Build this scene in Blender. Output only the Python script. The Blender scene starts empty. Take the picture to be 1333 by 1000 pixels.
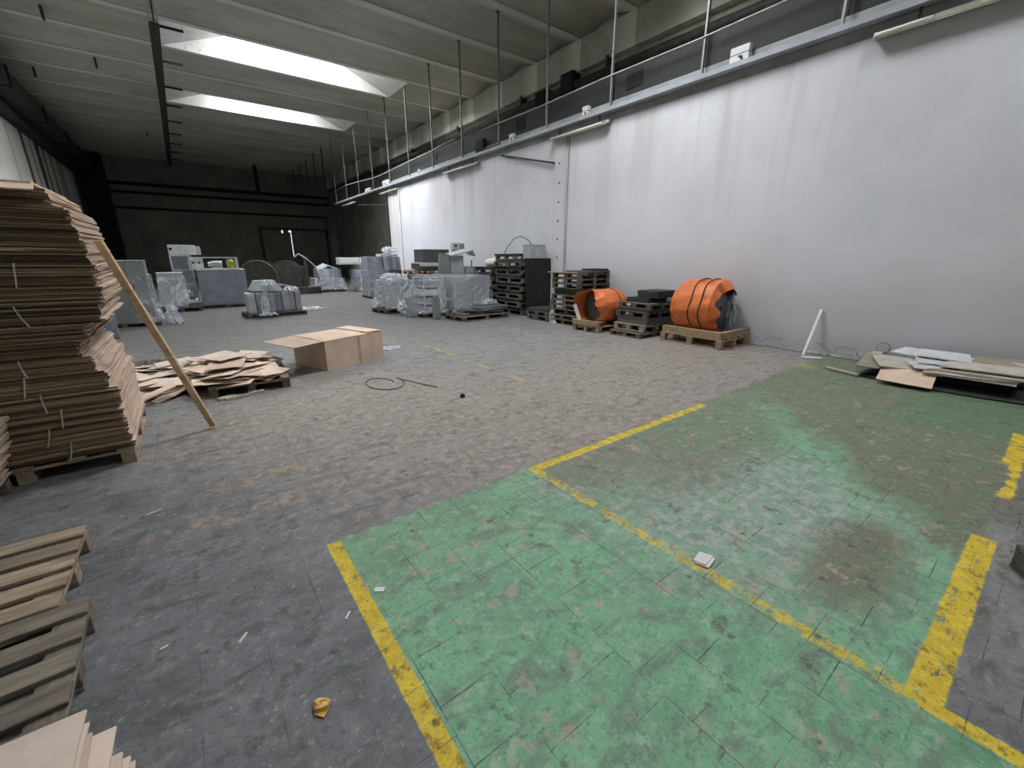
import bpy, bmesh, math, random
from mathutils import Vector, Matrix, Euler

R = math.radians
rnd = random.Random(11)
scene = bpy.context.scene
COL = scene.collection

# ------------------------------------------------------------------ camera
H = 1.75
PITCH = math.atan(165 / 545.0)
YAW = R(37.154)
cam_d = bpy.data.cameras.new('camera')
cam_d.sensor_width = 36.0
cam_d.lens = 545.0 / 1333.0 * 36.0
cam_d.clip_start = 0.05
cam_d.clip_end = 200
cam = bpy.data.objects.new('camera', cam_d)
COL.objects.link(cam)
cam.location = (0, 0, H)
cam.rotation_euler = (R(90) - PITCH, 0, -YAW)
scene.camera = cam

# ------------------------------------------------------------------ world, exposure, daylight
world = bpy.data.worlds.new('world')
scene.world = world
world.use_nodes = True
world.node_tree.nodes['Background'].inputs['Color'].default_value = (0.55, 0.62, 0.7, 1)
world.node_tree.nodes['Background'].inputs['Strength'].default_value = 0.02
scene.view_settings.view_transform = 'Standard'
scene.view_settings.look = 'None'
scene.view_settings.exposure = 0.20
scene.view_settings.gamma = 1.0
scene.view_settings.use_curve_mapping = False
# roof bays given a rooflight, the left-shifted one added unseen for its light: (opening x0, x1, pane x0, x1, radiance of the daylit glazing)
SKY_BAYS = {-10: (0.75, 9.0, 3.2, 6.6, 15.0), -7: (0.75, 9.0, 3.2, 6.6, 31.0), -4: (-4.0, 4.4, -1.6, 2.0, 15.0), -1: (0.75, 9.0, 3.2, 6.6, 56.0), 2: (0.75, 9.0, 3.2, 6.6, 36.0)}

# ------------------------------------------------------------------ room constants
XL, XR, XR2 = -5.0, 9.25, 12.4       # left wall, white wall, upper wall beyond the ledge
YB, YF = -5.5, 45.0                  # wall behind the camera, far wall
ZC = 8.85                            # underside of the roof beams
PB = 2.29                            # beam pitch
Y0 = 21.40                           # a beam centre line
ZL = 5.05                            # top of the white paint
XT, ZT, KT = 9.03, 5.21, 1.048       # front and underside of the steel tray; its spacing factor

# ------------------------------------------------------------------ node helpers
class G:
    def __init__(self, name):
        self.m = bpy.data.materials.new(name)
        self.m.use_nodes = True
        self.nt = self.m.node_tree
        self.nt.nodes.clear()
        self.out = self.nt.nodes.new('ShaderNodeOutputMaterial')
        self._pos = None
    def n(self, t, **kw):
        x = self.nt.nodes.new(t)
        for k, v in kw.items():
            setattr(x, k, v)
        return x
    def put(self, sock, v):
        if isinstance(v, bpy.types.NodeSocket):
            self.nt.links.new(v, sock)
        elif isinstance(v, (tuple, list)):
            if sock.type == 'RGBA':
                sock.default_value = (v[0], v[1], v[2], 1)
            else:
                sock.default_value = v[:3]
        else:
            sock.default_value = v
    def math(self, op, a, b=0.0, c=None, clamp=False):
        x = self.n('ShaderNodeMath', operation=op, use_clamp=clamp)
        self.put(x.inputs[0], a); self.put(x.inputs[1], b)
        if c is not None: self.put(x.inputs[2], c)
        return x.outputs[0]
    def mix(self, f, a, b, blend='MIX'):
        x = self.n('ShaderNodeMix', data_type='RGBA', blend_type=blend)
        self.put(x.inputs[0], f); self.put(x.inputs[6], a); self.put(x.inputs[7], b)
        return x.outputs[2]
    def pos(self):
        if self._pos is None:
            self._pos = self.n('ShaderNodeTexCoord').outputs['Object']
        return self._pos
    def scale(self, v, s):
        x = self.n('ShaderNodeVectorMath', operation='MULTIPLY')
        self.put(x.inputs[0], v); x.inputs[1].default_value = s if isinstance(s, tuple) else (s, s, s)
        return x.outputs[0]
    def add(self, v, s):
        x = self.n('ShaderNodeVectorMath', operation='ADD')
        self.put(x.inputs[0], v); self.put(x.inputs[1], s)
        return x.outputs[0]
    def noise(self, v, s, d=4.0, r=0.55, dist=0.0):
        x = self.n('ShaderNodeTexNoise')
        self.put(x.inputs['Vector'], v); x.inputs['Scale'].default_value = s
        x.inputs['Detail'].default_value = d; x.inputs['Roughness'].default_value = r
        x.inputs['Distortion'].default_value = dist
        return x.outputs['Fac']
    def vor(self, v, s, feature='F1'):
        x = self.n('ShaderNodeTexVoronoi', feature=feature)
        self.put(x.inputs['Vector'], v); x.inputs['Scale'].default_value = s
        return x.outputs['Distance']
    def ss(self, x, lo, hi, a=0.0, b=1.0):
        m = self.n('ShaderNodeMapRange', interpolation_type='SMOOTHSTEP')
        self.put(m.inputs[0], x); m.inputs[1].default_value = lo; m.inputs[2].default_value = hi
        m.inputs[3].default_value = a; m.inputs[4].default_value = b
        return m.outputs[0]
    def xyz(self, v):
        s = self.n('ShaderNodeSeparateXYZ'); self.put(s.inputs[0], v)
        return s.outputs
    def comb(self, x, y, z=0.0):
        c = self.n('ShaderNodeCombineXYZ')
        self.put(c.inputs[0], x); self.put(c.inputs[1], y); self.put(c.inputs[2], z)
        return c.outputs[0]
    def rand(self):
        return self.n('ShaderNodeObjectInfo').outputs['Random']
    def bump(self, h, strength=0.3, dist=0.01):
        b = self.n('ShaderNodeBump'); self.put(b.inputs['Height'], h)
        b.inputs['Strength'].default_value = strength; b.inputs['Distance'].default_value = dist
        return b.outputs[0]
    def bsdf(self, col, rough=0.6, metal=0.0, normal=None, spec=0.5, link=True):
        p = self.n('ShaderNodeBsdfPrincipled')
        self.put(p.inputs['Base Color'], col); self.put(p.inputs['Roughness'], rough)
        self.put(p.inputs['Metallic'], metal); self.put(p.inputs['Specular IOR Level'], spec)
        if normal is not None: self.put(p.inputs['Normal'], normal)
        if link: self.nt.links.new(p.outputs[0], self.out.inputs[0])
        return p.outputs[0]

def lerp3(a, k):
    return tuple(c * k for c in a)

def simple(name, col, rough=0.6, metal=0.0, var=0.25, scale=6.0, bump=0.0, per_obj=0.0, stretch=(1, 1, 1)):
    g = G(name)
    v = g.scale(g.pos(), stretch)
    if per_obj:
        r = g.rand()
        v = g.add(v, g.comb(g.math('MULTIPLY', r, 37.0), g.math('MULTIPLY', r, 11.0), r))
    n = g.noise(v, scale, 5)
    c = g.mix(g.ss(n, 0.3, 0.7), lerp3(col, 1 - var), lerp3(col, 1 + var))
    if per_obj:
        k = g.math('MULTIPLY_ADD', g.rand(), 2 * per_obj, 1 - per_obj)
        c = g.mix(1.0, c, g.comb(k, k, k), 'MULTIPLY')
    nrm = g.bump(n, bump, 0.01) if bump else None
    g.bsdf(c, rough, metal, nrm)
    return g.m

def wood(name, light, dark, along='x', po=0.2):
    g = G(name)
    st = (1.2, 9.0, 9.0)
    r = g.rand()
    v = g.add(g.scale(g.pos(), st), g.comb(g.math('MULTIPLY', r, 57.0), g.math('MULTIPLY', r, 23.0), r))
    n = g.noise(v, 3.0, 6, 0.6, 0.6)
    grime = g.noise(g.add(g.pos(), g.comb(g.math('MULTIPLY', r, 17.0), r, r)), 5.0, 5)
    c = g.mix(g.ss(n, 0.32, 0.68), dark, light)
    c = g.mix(g.math('MULTIPLY', g.ss(grime, 0.5, 0.72), 0.55), c, lerp3(dark, 0.45))
    k = g.math('MULTIPLY_ADD', r, 2 * po, 1 - po)
    c = g.mix(1.0, c, g.comb(k, k, k), 'MULTIPLY')
    g.bsdf(c, 0.8, 0, g.bump(n, 0.25, 0.004))
    return g.m

MAT = {}
# ------------------------------------------------------------------ materials: setting
def floor_material():
    g = G('worn painted paver floor')
    P = g.pos()
    x, y, z = g.xyz(P)[0], g.xyz(P)[1], g.xyz(P)[2]
    big = g.noise(P, 0.55, 5, 0.55)
    mid = g.noise(P, 2.3, 6, 0.62)
    fine = g.noise(P, 11.0, 6, 0.68)
    grit = g.noise(P, 48.0, 4, 0.7)
    streak = g.noise(g.scale(P, (2.2, 7.0, 1)), 1.0, 5, 0.6, 0.5)
    # pavers 0.2565 x 0.26 in running bond, courses running along y
    wob = g.noise(P, 3.0, 3)
    wv = g.comb(g.math('ADD', g.math('MULTIPLY_ADD', wob, 0.012, -0.006), y), g.math('ADD', g.math('MULTIPLY_ADD', wob, -0.012, 0.0), x))
    br = g.n('ShaderNodeTexBrick', offset=0.5, squash=1.0)
    g.put(br.inputs['Vector'], wv)
    br.inputs['Color1'].default_value = (0, 0, 0, 1); br.inputs['Color2'].default_value = (1, 1, 1, 1)
    br.inputs['Mortar'].default_value = (0.5, 0.5, 0.5, 1)
    br.inputs['Scale'].default_value = 1.0; br.inputs['Mortar Size'].default_value = 0.0032
    br.inputs['Mortar Smooth'].default_value = 0.6; br.inputs['Bias'].default_value = 0.0
    br.inputs['Brick Width'].default_value = 0.26; br.inputs['Row Height'].default_value = 0.2565
    tile = g.xyz(br.outputs['Color'])[0]
    joint = br.outputs['Fac']
    jvis = g.math('MULTIPLY', joint, g.math('MULTIPLY', g.ss(g.noise(P, 2.6, 4, 0.65), 0.42, 0.62), g.ss(x, -0.2, 0.6, 0.45, 1.0)))

    def rect(x0, x1, y0, y1, amp=0.06, soft=0.012, nz=None):
        a = g.math('SUBTRACT', x, x0); b = g.math('SUBTRACT', x1, x)
        c = g.math('SUBTRACT', y, y0); d = g.math('SUBTRACT', y1, y)
        s = g.math('MINIMUM', g.math('MINIMUM', a, b), g.math('MINIMUM', c, d))
        s = g.math('ADD', s, g.math('MULTIPLY_ADD', nz if nz is not None else fine, amp, -amp * 0.5))
        return g.ss(s, -soft, soft)

    def blob(cx, cy, rx, ry, amp=0.9, soft=0.45):
        dx = g.math('DIVIDE', g.math('SUBTRACT', x, cx), rx)
        dy = g.math('DIVIDE', g.math('SUBTRACT', y, cy), ry)
        d = g.math('SQRT', g.math('ADD', g.math('MULTIPLY', dx, dx), g.math('MULTIPLY', dy, dy)))
        d = g.math('ADD', d, g.math('MULTIPLY_ADD', mid, amp, -amp * 0.5))
        return g.math('SUBTRACT', 1.0, g.ss(d, 1 - soft, 1 + soft))

    # bare grey pavers
    gr2 = g.noise(g.add(P, (3.7, 9.1, 0)), 21.0, 5, 0.72)
    smear = g.noise(g.scale(P, (1.6, 3.4, 1)), 2.2, 6, 0.66, 0.8)
    grey = g.mix(g.ss(mid, 0.3, 0.7), (0.105, 0.110, 0.118), (0.185, 0.190, 0.200))
    grey = g.mix(g.math('MULTIPLY', tile, 0.16), grey, (0.23, 0.235, 0.25))
    warmth = g.math('MULTIPLY', g.ss(g.math('ADD', x, g.math('MULTIPLY', y, 0.55)), 1.2, 4.0), 0.8)
    grey = g.mix(warmth, grey, g.mix(g.ss(mid, 0.3, 0.7), (0.20, 0.192, 0.18), (0.31, 0.30, 0.285)))
    grey = g.mix(g.math('MULTIPLY', g.ss(fine, 0.50, 0.70), 0.40), grey, (0.34, 0.335, 0.325))
    grey = g.mix(g.math('MULTIPLY', g.ss(gr2, 0.52, 0.70), 0.50), grey, (0.055, 0.055, 0.05))
    grey = g.mix(g.math('MULTIPLY', g.ss(smear, 0.50, 0.66), 0.62), grey, (0.068, 0.064, 0.055))
    grey = g.mix(g.math('MULTIPLY', g.ss(y, 6.0, 15.0), 0.85), grey, (0.066, 0.064, 0.062))  # shade painted in towards the far end, toning down the strong light there
    # warm dirt over the aisle
    dirt_m = g.math('MAXIMUM', blob(3.1, 3.5, 2.6, 1.5), blob(1.3, 5.0, 1.9, 1.2))
    dirt_m = g.math('MAXIMUM', dirt_m, g.math('MULTIPLY', blob(6.6, 4.0, 3.0, 1.6), 0.9))
    dirt_m = g.math('MULTIPLY', dirt_m, g.ss(fine, 0.30, 0.62))
    col = g.mix(g.math('MULTIPLY', dirt_m, 0.75), grey, g.mix(g.ss(fine, 0.3, 0.7), (0.20, 0.150, 0.118), (0.40, 0.33, 0.28)))
    col = g.mix(g.math('MULTIPLY', g.ss(streak, 0.54, 0.70), 0.40), col, (0.075, 0.068, 0.06))
    rust = g.math('MAXIMUM', blob(0.0, 3.25, 0.45, 0.10), blob(0.45, 3.75, 0.5, 0.12))
    col = g.mix(g.math('MULTIPLY', g.math('MULTIPLY', rust, g.ss(fine, 0.46, 0.58)), 0.75), col, (0.36, 0.25, 0.17))
    # green paint
    gm = g.math('MAXIMUM', rect(0.47, 2.14, -6.0, 2.50, 0.10, 0.02, fine), rect(2.06, 9.3, 0.0, 2.52, 0.22, 0.05, fine))
    green = g.mix(g.ss(mid, 0.28, 0.72), (0.125, 0.295, 0.172), (0.215, 0.455, 0.280))
    green = g.mix(g.math('MULTIPLY', tile, 0.22), green, (0.24, 0.43, 0.29))
    green = g.mix(g.math('MULTIPLY', g.ss(fine, 0.50, 0.66), 0.60), green, (0.34, 0.50, 0.36))
    green = g.mix(g.math('MULTIPLY', g.ss(grit, 0.50, 0.70), 0.50), green, (0.085, 0.160, 0.105))
    green = g.mix(g.math('MULTIPLY', g.ss(gr2, 0.56, 0.72), 0.55), green, (0.10, 0.125, 0.09))
    green = g.mix(g.math('MULTIPLY', g.ss(smear, 0.48, 0.68), 0.72), green, (0.150, 0.175, 0.140))
    green = g.mix(g.math('MULTIPLY', g.ss(g.noise(g.add(P, (2.2, 5.1, 0)), 7.5, 7, 0.74), 0.50, 0.66), 0.5), green, (0.115, 0.150, 0.115))
    # where the green has worn to grey and brown
    worn = g.math('MULTIPLY', blob(3.05, 1.15, 1.05, 0.85), g.ss(fine, 0.32, 0.54))
    worn2 = g.math('MULTIPLY', blob(2.75, 2.15, 0.8, 0.35), g.ss(fine, 0.3, 0.55))
    wornall = g.math('MAXIMUM', g.math('MULTIPLY', worn, 0.72), g.math('MULTIPLY', worn2, 0.75))
    flake = g.math('MULTIPLY', g.ss(g.noise(P, 6.5, 7, 0.74), 0.575, 0.61), g.ss(big, 0.36, 0.52))
    brownm = g.math('MAXIMUM', g.math('MULTIPLY', blob(3.9, 1.9, 1.4, 0.55), 0.8), blob(2.95, 0.42, 0.55, 0.2))
    diag = g.math('ADD', g.math('MULTIPLY_ADD', y, -1.05, x), g.math('MULTIPLY_ADD', mid, 1.6, -0.8))
    brownm = g.math('MAXIMUM', brownm, g.ss(diag, 3.15, 3.75))
    brownm = g.math('MAXIMUM', brownm, g.math('MULTIPLY', g.ss(g.math('ADD', y, g.math('MULTIPLY_ADD', mid, 1.6, -0.8)), 1.55, 2.15), 0.85))
    brownm = g.math('MULTIPLY', g.math('MULTIPLY', brownm, g.ss(x, 2.0, 2.2, 0.25, 1.0)), g.ss(fine, 0.22, 0.55))
    green = g.mix(wornall, green, g.mix(g.ss(fine, 0.3, 0.7), (0.19, 0.20, 0.19), (0.42, 0.44, 0.41)))
    brown = g.mix(g.ss(fine, 0.32, 0.68), (0.088, 0.080, 0.054), (0.200, 0.180, 0.125))
    green = g.mix(g.math('MULTIPLY', brownm, 0.88), green, brown)
    green = g.mix(g.math('MULTIPLY', flake, 0.7), green, (0.42, 0.32, 0.265))
    farg = g.math('MULTIPLY', rect(6.2, 8.6, -1.0, 0.95, 0.7, 0.25, mid), g.ss(fine, 0.36, 0.56))
    col = g.mix(gm, col, green)
    col = g.mix(g.math('MULTIPLY', farg, 0.7), col, (0.09, 0.20, 0.105))
    sideg = g.math('MULTIPLY', rect(4.2, 9.3, -3.0, -0.04, 0.4, 0.15, mid), 0.85)
    col = g.mix(g.math('MULTIPLY', sideg, g.math('SUBTRACT', 1.0, farg)), col, g.mix(g.ss(fine, 0.32, 0.68), (0.085, 0.075, 0.055), (0.19, 0.17, 0.13)))
    # yellow lines
    yw = g.ss(g.noise(P, 26.0, 5, 0.7), 0.30, 0.44)
    ypatch = g.ss(g.noise(g.scale(P, (5.0, 1.6, 1)), 2.6, 4), 0.36, 0.5)
    l1 = g.math('MULTIPLY', rect(0.420, 0.500, -6.0, 2.505, 0.012, 0.004), g.math('MULTIPLY_ADD', yw, 0.35, 0.65))
    l2 = g.math('MULTIPLY', rect(2.075, 4.86, 2.425, 2.515, 0.05, 0.01), g.math('MULTIPLY', yw, g.math('MULTIPLY_ADD', ypatch, 0.3, 0.7)))
    l3 = g.math('MULTIPLY', rect(2.075, 2.155, 0.05, 2.44, 0.07, 0.016), g.math('MULTIPLY', yw, g.ss(g.noise(P, 9.0, 7, 0.8), 0.42, 0.58)))
    l4 = g.math('MULTIPLY', rect(2.09, 3.86, -0.065, 0.053, 0.025, 0.006), g.math('MULTIPLY', g.math('MULTIPLY_ADD', yw, 0.4, 0.6), g.ss(g.noise(g.scale(P, (2.4, 7.0, 1)), 3.0, 6, 0.72), 0.37, 0.45)))
    l5 = g.math('MULTIPLY', rect(4.66, 6.6, -0.07, 0.05, 0.06, 0.01), g.ss(g.math('ADD', g.noise(g.scale(P, (5.0, 1.4, 1)), 2.2, 5, 0.65), g.math('MULTIPLY', blob(5.1, 0.05, 0.45, 0.07, 0.3, 0.3), -0.22)), 0.36, 0.43))
    l6 = g.math('MULTIPLY', rect(2.075, 2.150, -6.0, 0.0, 0.012, 0.004), g.math('MULTIPLY_ADD', yw, 0.35, 0.65))
    l7 = g.math('MULTIPLY', g.math('MULTIPLY', rect(3.70, 3.775, 4.55, 8.0, 0.02, 0.006), g.ss(g.noise(P, 2.4, 3), 0.47, 0.54)),
                g.ss(g.math('SINE', g.math('MULTIPLY', g.math('ADD', x, y), 62.0)), -0.2, 0.2))
    l8 = g.math('MULTIPLY', rect(7.9, 8.2, 2.35, 2.62, 0.25, 0.08), 0.30)
    ym = l1
    for q in (l2, l3, l4, l5, l6, l7, l8):
        ym = g.math('MAXIMUM', ym, q)
    yel = g.mix(g.ss(fine, 0.3, 0.7), (0.53, 0.37, 0.016), (0.74, 0.56, 0.045))
    yel = g.mix(g.math('MULTIPLY', g.ss(grit, 0.56, 0.66), 0.6), yel, (0.13, 0.10, 0.03))
    yel = g.mix(g.math('MULTIPLY', g.ss(g.noise(P, 13.0, 6, 0.75), 0.53, 0.62), 0.75), yel, (0.15, 0.115, 0.035))
    col = g.mix(ym, col, yel)
    # oil spots, scuffs, joints
    sp = g.math('SUBTRACT', 1.0, g.ss(g.math('ADD', g.vor(P, 5.5), g.math('MULTIPLY_ADD', grit, 0.25, -0.12)), 0.03, 0.15))
    sp = g.math('MULTIPLY', sp, g.ss(g.noise(P, 1.9, 4), 0.36, 0.50))
    col = g.mix(g.math('MULTIPLY', sp, 0.72), col, (0.035, 0.035, 0.03))
    dk = g.ss(g.noise(P, 4.6, 8, 0.76), 0.560, 0.66)
    col = g.mix(g.math('MULTIPLY', dk, 0.58), col, (0.045, 0.043, 0.038))
    lt = g.ss(g.noise(g.add(P, (7.1, 3.3, 0)), 19.0, 6, 0.74), 0.59, 0.68)
    col = g.mix(g.math('MULTIPLY', lt, 0.42), col, (0.50, 0.48, 0.44))
    col = g.mix(g.math('MULTIPLY', jvis, 0.80), col, (0.018, 0.019, 0.018))
    pit = g.ss(g.noise(g.add(P, (1.3, 8.2, 0)), 34.0, 5, 0.75), 0.57, 0.66)
    col = g.mix(g.math('MULTIPLY', pit, 0.55), col, (0.040, 0.040, 0.034))
    pal = g.ss(g.noise(g.add(P, (6.3, 2.2, 0)), 30.0, 5, 0.75), 0.58, 0.68)
    col = g.mix(g.math('MULTIPLY', pal, 0.40), col, g.mix(0.5, col, (0.85, 0.85, 0.80)))
    h = g.math('ADD', g.math('MULTIPLY', g.math('SUBTRACT', 1.0, joint), 0.8), g.math('MULTIPLY', fine, 0.45))
    rough = g.ss(mid, 0.3, 0.7, 0.52, 0.72)
    g.bsdf(col, rough, 0, g.bump(h, 0.35, 0.004), 0.35)
    return g.m

def wall_material(name, base, dark, stain, drip=0.5, lowband=True, dlo=0.48):
    g = G(name)
    P = g.pos()
    o = g.xyz(P); y, z = o[1], o[2]
    hz = g.add(P, (0, 0, 0))
    drips = g.noise(g.scale(P, (1.0, 1.0, 0.05)), 1.5, 6, 0.65)
    drips2 = g.noise(g.scale(P, (1.0, 1.0, 0.03)), 5.0, 4, 0.6)
    big = g.noise(P, 0.45, 5, 0.55)
    fine = g.noise(P, 6.0, 6, 0.65)
    top = g.ss(z, 1.6, 5.0)
    c = g.mix(g.ss(big, 0.3, 0.7), base, lerp3(base, 0.86))
    c = g.mix(g.math('MULTIPLY', g.math('MULTIPLY', g.ss(drips, dlo, dlo + 0.13), top), drip), c, stain)
    c = g.mix(g.math('MULTIPLY', g.math('MULTIPLY', g.ss(drips2, dlo + 0.08, dlo + 0.22), top), drip * 0.6), c, stain)
    c = g.mix(g.math('MULTIPLY', g.ss(fine, 0.55, 0.75), 0.22), c, lerp3(base, 0.72))
    if dlo > 0.55:
        wy = g.math('ADD', y, g.math('MULTIPLY_ADD', g.noise(P, 1.3, 4), 0.35, -0.17))
        for cy, hw, k in ((29.3, 0.15, 0.3), (31.75, 0.30, 0.92), (33.2, 0.2, 0.5), (34.6, 0.42, 0.95), (35.9, 0.25, 0.8), (37.6, 0.4, 0.6), (39.8, 0.9, 0.5)):
            dd = g.math('ABSOLUTE', g.math('SUBTRACT', wy, cy))
            c = g.mix(g.math('MULTIPLY', g.ss(dd, hw * 0.5, hw * 1.5, 1.0, 0.0), g.math('MULTIPLY', g.ss(z, 2.0, 5.5), k)), c, (0.05, 0.047, 0.035))
    if lowband:
        # darker towards the foot, below about two metres, in rolled patches
        edge = g.math('ADD', z, g.math('MULTIPLY_ADD', g.noise(P, 1.1, 3), 0.5, -0.25))
        c = g.mix(g.math('MULTIPLY', g.ss(edge, 0.75, 2.1, 1.0, 0.0), 0.48), c, dark)
        c = g.mix(g.math('MULTIPLY', g.ss(edge, 0.1, 0.55, 1.0, 0.0), 0.5), c, dark)
        sq = g.n('ShaderNodeTexBrick'); g.put(sq.inputs['Vector'], g.comb(y, z)); sq.inputs['Scale'].default_value = 1.0
        sq.inputs['Brick Width'].default_value = 1.1; sq.inputs['Row Height'].default_value = 0.7; sq.inputs['Mortar Size'].default_value = 0.0
        sq.inputs['Color1'].default_value = (0, 0, 0, 1); sq.inputs['Color2'].default_value = (1, 1, 1, 1)
        t = g.xyz(sq.outputs['Color'])[0]
        band = g.math('MULTIPLY', g.ss(z, 1.9, 2.2), g.ss(z, 3.0, 3.4, 1.0, 0.0))
        c = g.mix(g.math('MULTIPLY', g.math('MULTIPLY', t, band), 0.22), c, (0.60, 0.63, 0.70))
        spot = g.math('SUBTRACT', 1.0, g.ss(g.vor(P, 1.4), 0.012, 0.03))
        c = g.mix(g.math('MULTIPLY', spot, 0.7), c, (0.08, 0.08, 0.08))
    g.bsdf(c, 0.85, 0, g.bump(fine, 0.12, 0.006), 0.25)
    return g.m

def concrete(name, a, b, s=1.2, streak=(1, 1, 1), rough=0.9):
    g = G(name)
    P = g.scale(g.pos(), streak)
    n = g.noise(P, s, 6, 0.62); f = g.noise(P, s * 9, 6, 0.7)
    c = g.mix(g.ss(n, 0.28, 0.72), a, b)
    c = g.mix(g.math('MULTIPLY', g.ss(f, 0.5, 0.72), 0.45), c, lerp3(a, 0.55))
    sp = g.ss(g.noise(P, s * 2.5, 3), 0.70, 0.76)
    c = g.mix(g.math('MULTIPLY', sp, 0.4), c, lerp3(a, 0.3))
    g.bsdf(c, rough, 0, g.bump(f, 0.3, 0.01), 0.2)
    return g.m

def vault_material():
    # precast wing beams: light and shade of the ribs painted in, brightest just past each joint
    g = G('grimy concrete vault')
    P = g.pos(); o = g.xyz(P)
    Q = g.scale(P, (0.35, 1.6, 1))
    n = g.noise(Q, 0.8, 6, 0.62); f = g.noise(Q, 7.0, 6, 0.7)
    c = g.mix(g.ss(n, 0.28, 0.72), (0.37, 0.36, 0.31), (0.52, 0.51, 0.455))
    c = g.mix(g.math('MULTIPLY', g.ss(f, 0.5, 0.72), 0.40), c, (0.24, 0.235, 0.20))
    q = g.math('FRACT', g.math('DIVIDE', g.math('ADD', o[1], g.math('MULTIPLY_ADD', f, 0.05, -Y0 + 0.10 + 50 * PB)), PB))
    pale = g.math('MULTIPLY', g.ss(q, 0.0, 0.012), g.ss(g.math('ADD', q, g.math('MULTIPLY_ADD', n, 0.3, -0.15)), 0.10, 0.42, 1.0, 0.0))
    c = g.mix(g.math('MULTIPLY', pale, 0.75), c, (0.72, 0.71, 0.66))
    joint = g.math('SUBTRACT', 1.0, g.ss(g.math('ABSOLUTE', g.math('SUBTRACT', q, 0.992)), 0.004, 0.014))
    c = g.mix(g.math('MULTIPLY', joint, 0.5), c, (0.16, 0.155, 0.13))
    c = g.mix(g.math('MULTIPLY', g.ss(g.noise(Q, 2.0, 3), 0.70, 0.76), 0.4), c, (0.13, 0.125, 0.11))
    g.bsdf(c, 0.9, 0, g.bump(f, 0.3, 0.01), 0.2)
    return g.m

def emis(name, col, s):
    g = G(name)
    e = g.n('ShaderNodeEmission'); e.inputs[0].default_value = (*col, 1); e.inputs[1].default_value = s
    g.nt.links.new(e.outputs[0], g.out.inputs[0])
    return g.m

def film_material(name, lo, hi, tint=(0.80, 0.83, 0.88)):
    g = G(name)
    P = g.pos()
    w = g.noise(g.scale(P, (1, 1, 0.6)), 2.6, 5, 0.6, 2.2)
    w2 = g.noise(g.scale(P, (0.7, 0.7, 2.0)), 2.4, 4, 0.55, 3.0)
    k = g.math('MAXIMUM', g.ss(w, 0.44, 0.68, lo, hi), g.ss(w2, 0.54, 0.66, lo, hi * 0.9))
    b = g.bsdf(tint, 0.22, 0, g.bump(w, 0.9, 0.03), 0.6, link=False)
    t = g.n('ShaderNodeBsdfTransparent'); t.inputs[0].default_value = (0.96, 0.97, 0.98, 1)
    m = g.n('ShaderNodeMixShader'); g.put(m.inputs[0], k)
    g.nt.links.new(t.outputs[0], m.inputs[1]); g.nt.links.new(b, m.inputs[2])
    g.nt.links.new(m.outputs[0], g.out.inputs[0])
    return g.m

def cardboard(name, face, edge, po=0.12):
    # flat faces are kraft paper; cut edges show the dark corrugated core
    g = G(name)
    P = g.pos(); r = g.rand()
    n = g.noise(g.add(P, g.comb(g.math('MULTIPLY', r, 31.0), r, 0.0)), 3.0, 5)
    c = g.mix(g.ss(n, 0.3, 0.7), lerp3(face, 0.86), lerp3(face, 1.1))
    k = g.math('MULTIPLY_ADD', r, 2 * po, 1 - po)
    c = g.mix(1.0, c, g.comb(k, k, k), 'MULTIPLY')
    g.bsdf(c, 0.82, 0, None, 0.2)
    return g.m

def orange_tarp():
    g = G('orange tarpaulin')
    P = g.pos()
    n = g.noise(P, 2.5, 5, 0.6, 0.8); f = g.noise(P, 14.0, 5, 0.7)
    c = g.mix(g.ss(n, 0.3, 0.7), (0.56, 0.135, 0.035), (0.74, 0.21, 0.06))
    c = g.mix(g.math('MULTIPLY', g.ss(f, 0.55, 0.75), 0.35), c, (0.40, 0.16, 0.07))
    geo = g.n('ShaderNodeNewGeometry')
    g.bsdf(c, 0.42, 0, g.bump(g.math('ADD', n, g.math('MULTIPLY', f, 0.3)), 0.6, 0.05), 0.4)
    return g.m

def slotted():
    g = G('slotted galvanised strut')
    P = g.pos(); o = g.xyz(P)
    n = g.noise(P, 8.0, 4)
    c = g.mix(n, (0.24, 0.25, 0.27), (0.38, 0.39, 0.41))
    m = g.math('MULTIPLY', g.ss(g.math('ABSOLUTE', o[0]), 0.007, 0.009, 1.0, 0.0), g.ss(g.math('FRACT', g.math('MULTIPLY', o[2], 8.0)), 0.48, 0.52))
    c = g.mix(m, c, (0.02, 0.02, 0.02))
    g.bsdf(c, 0.45, 0.3)
    return g.m

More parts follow.
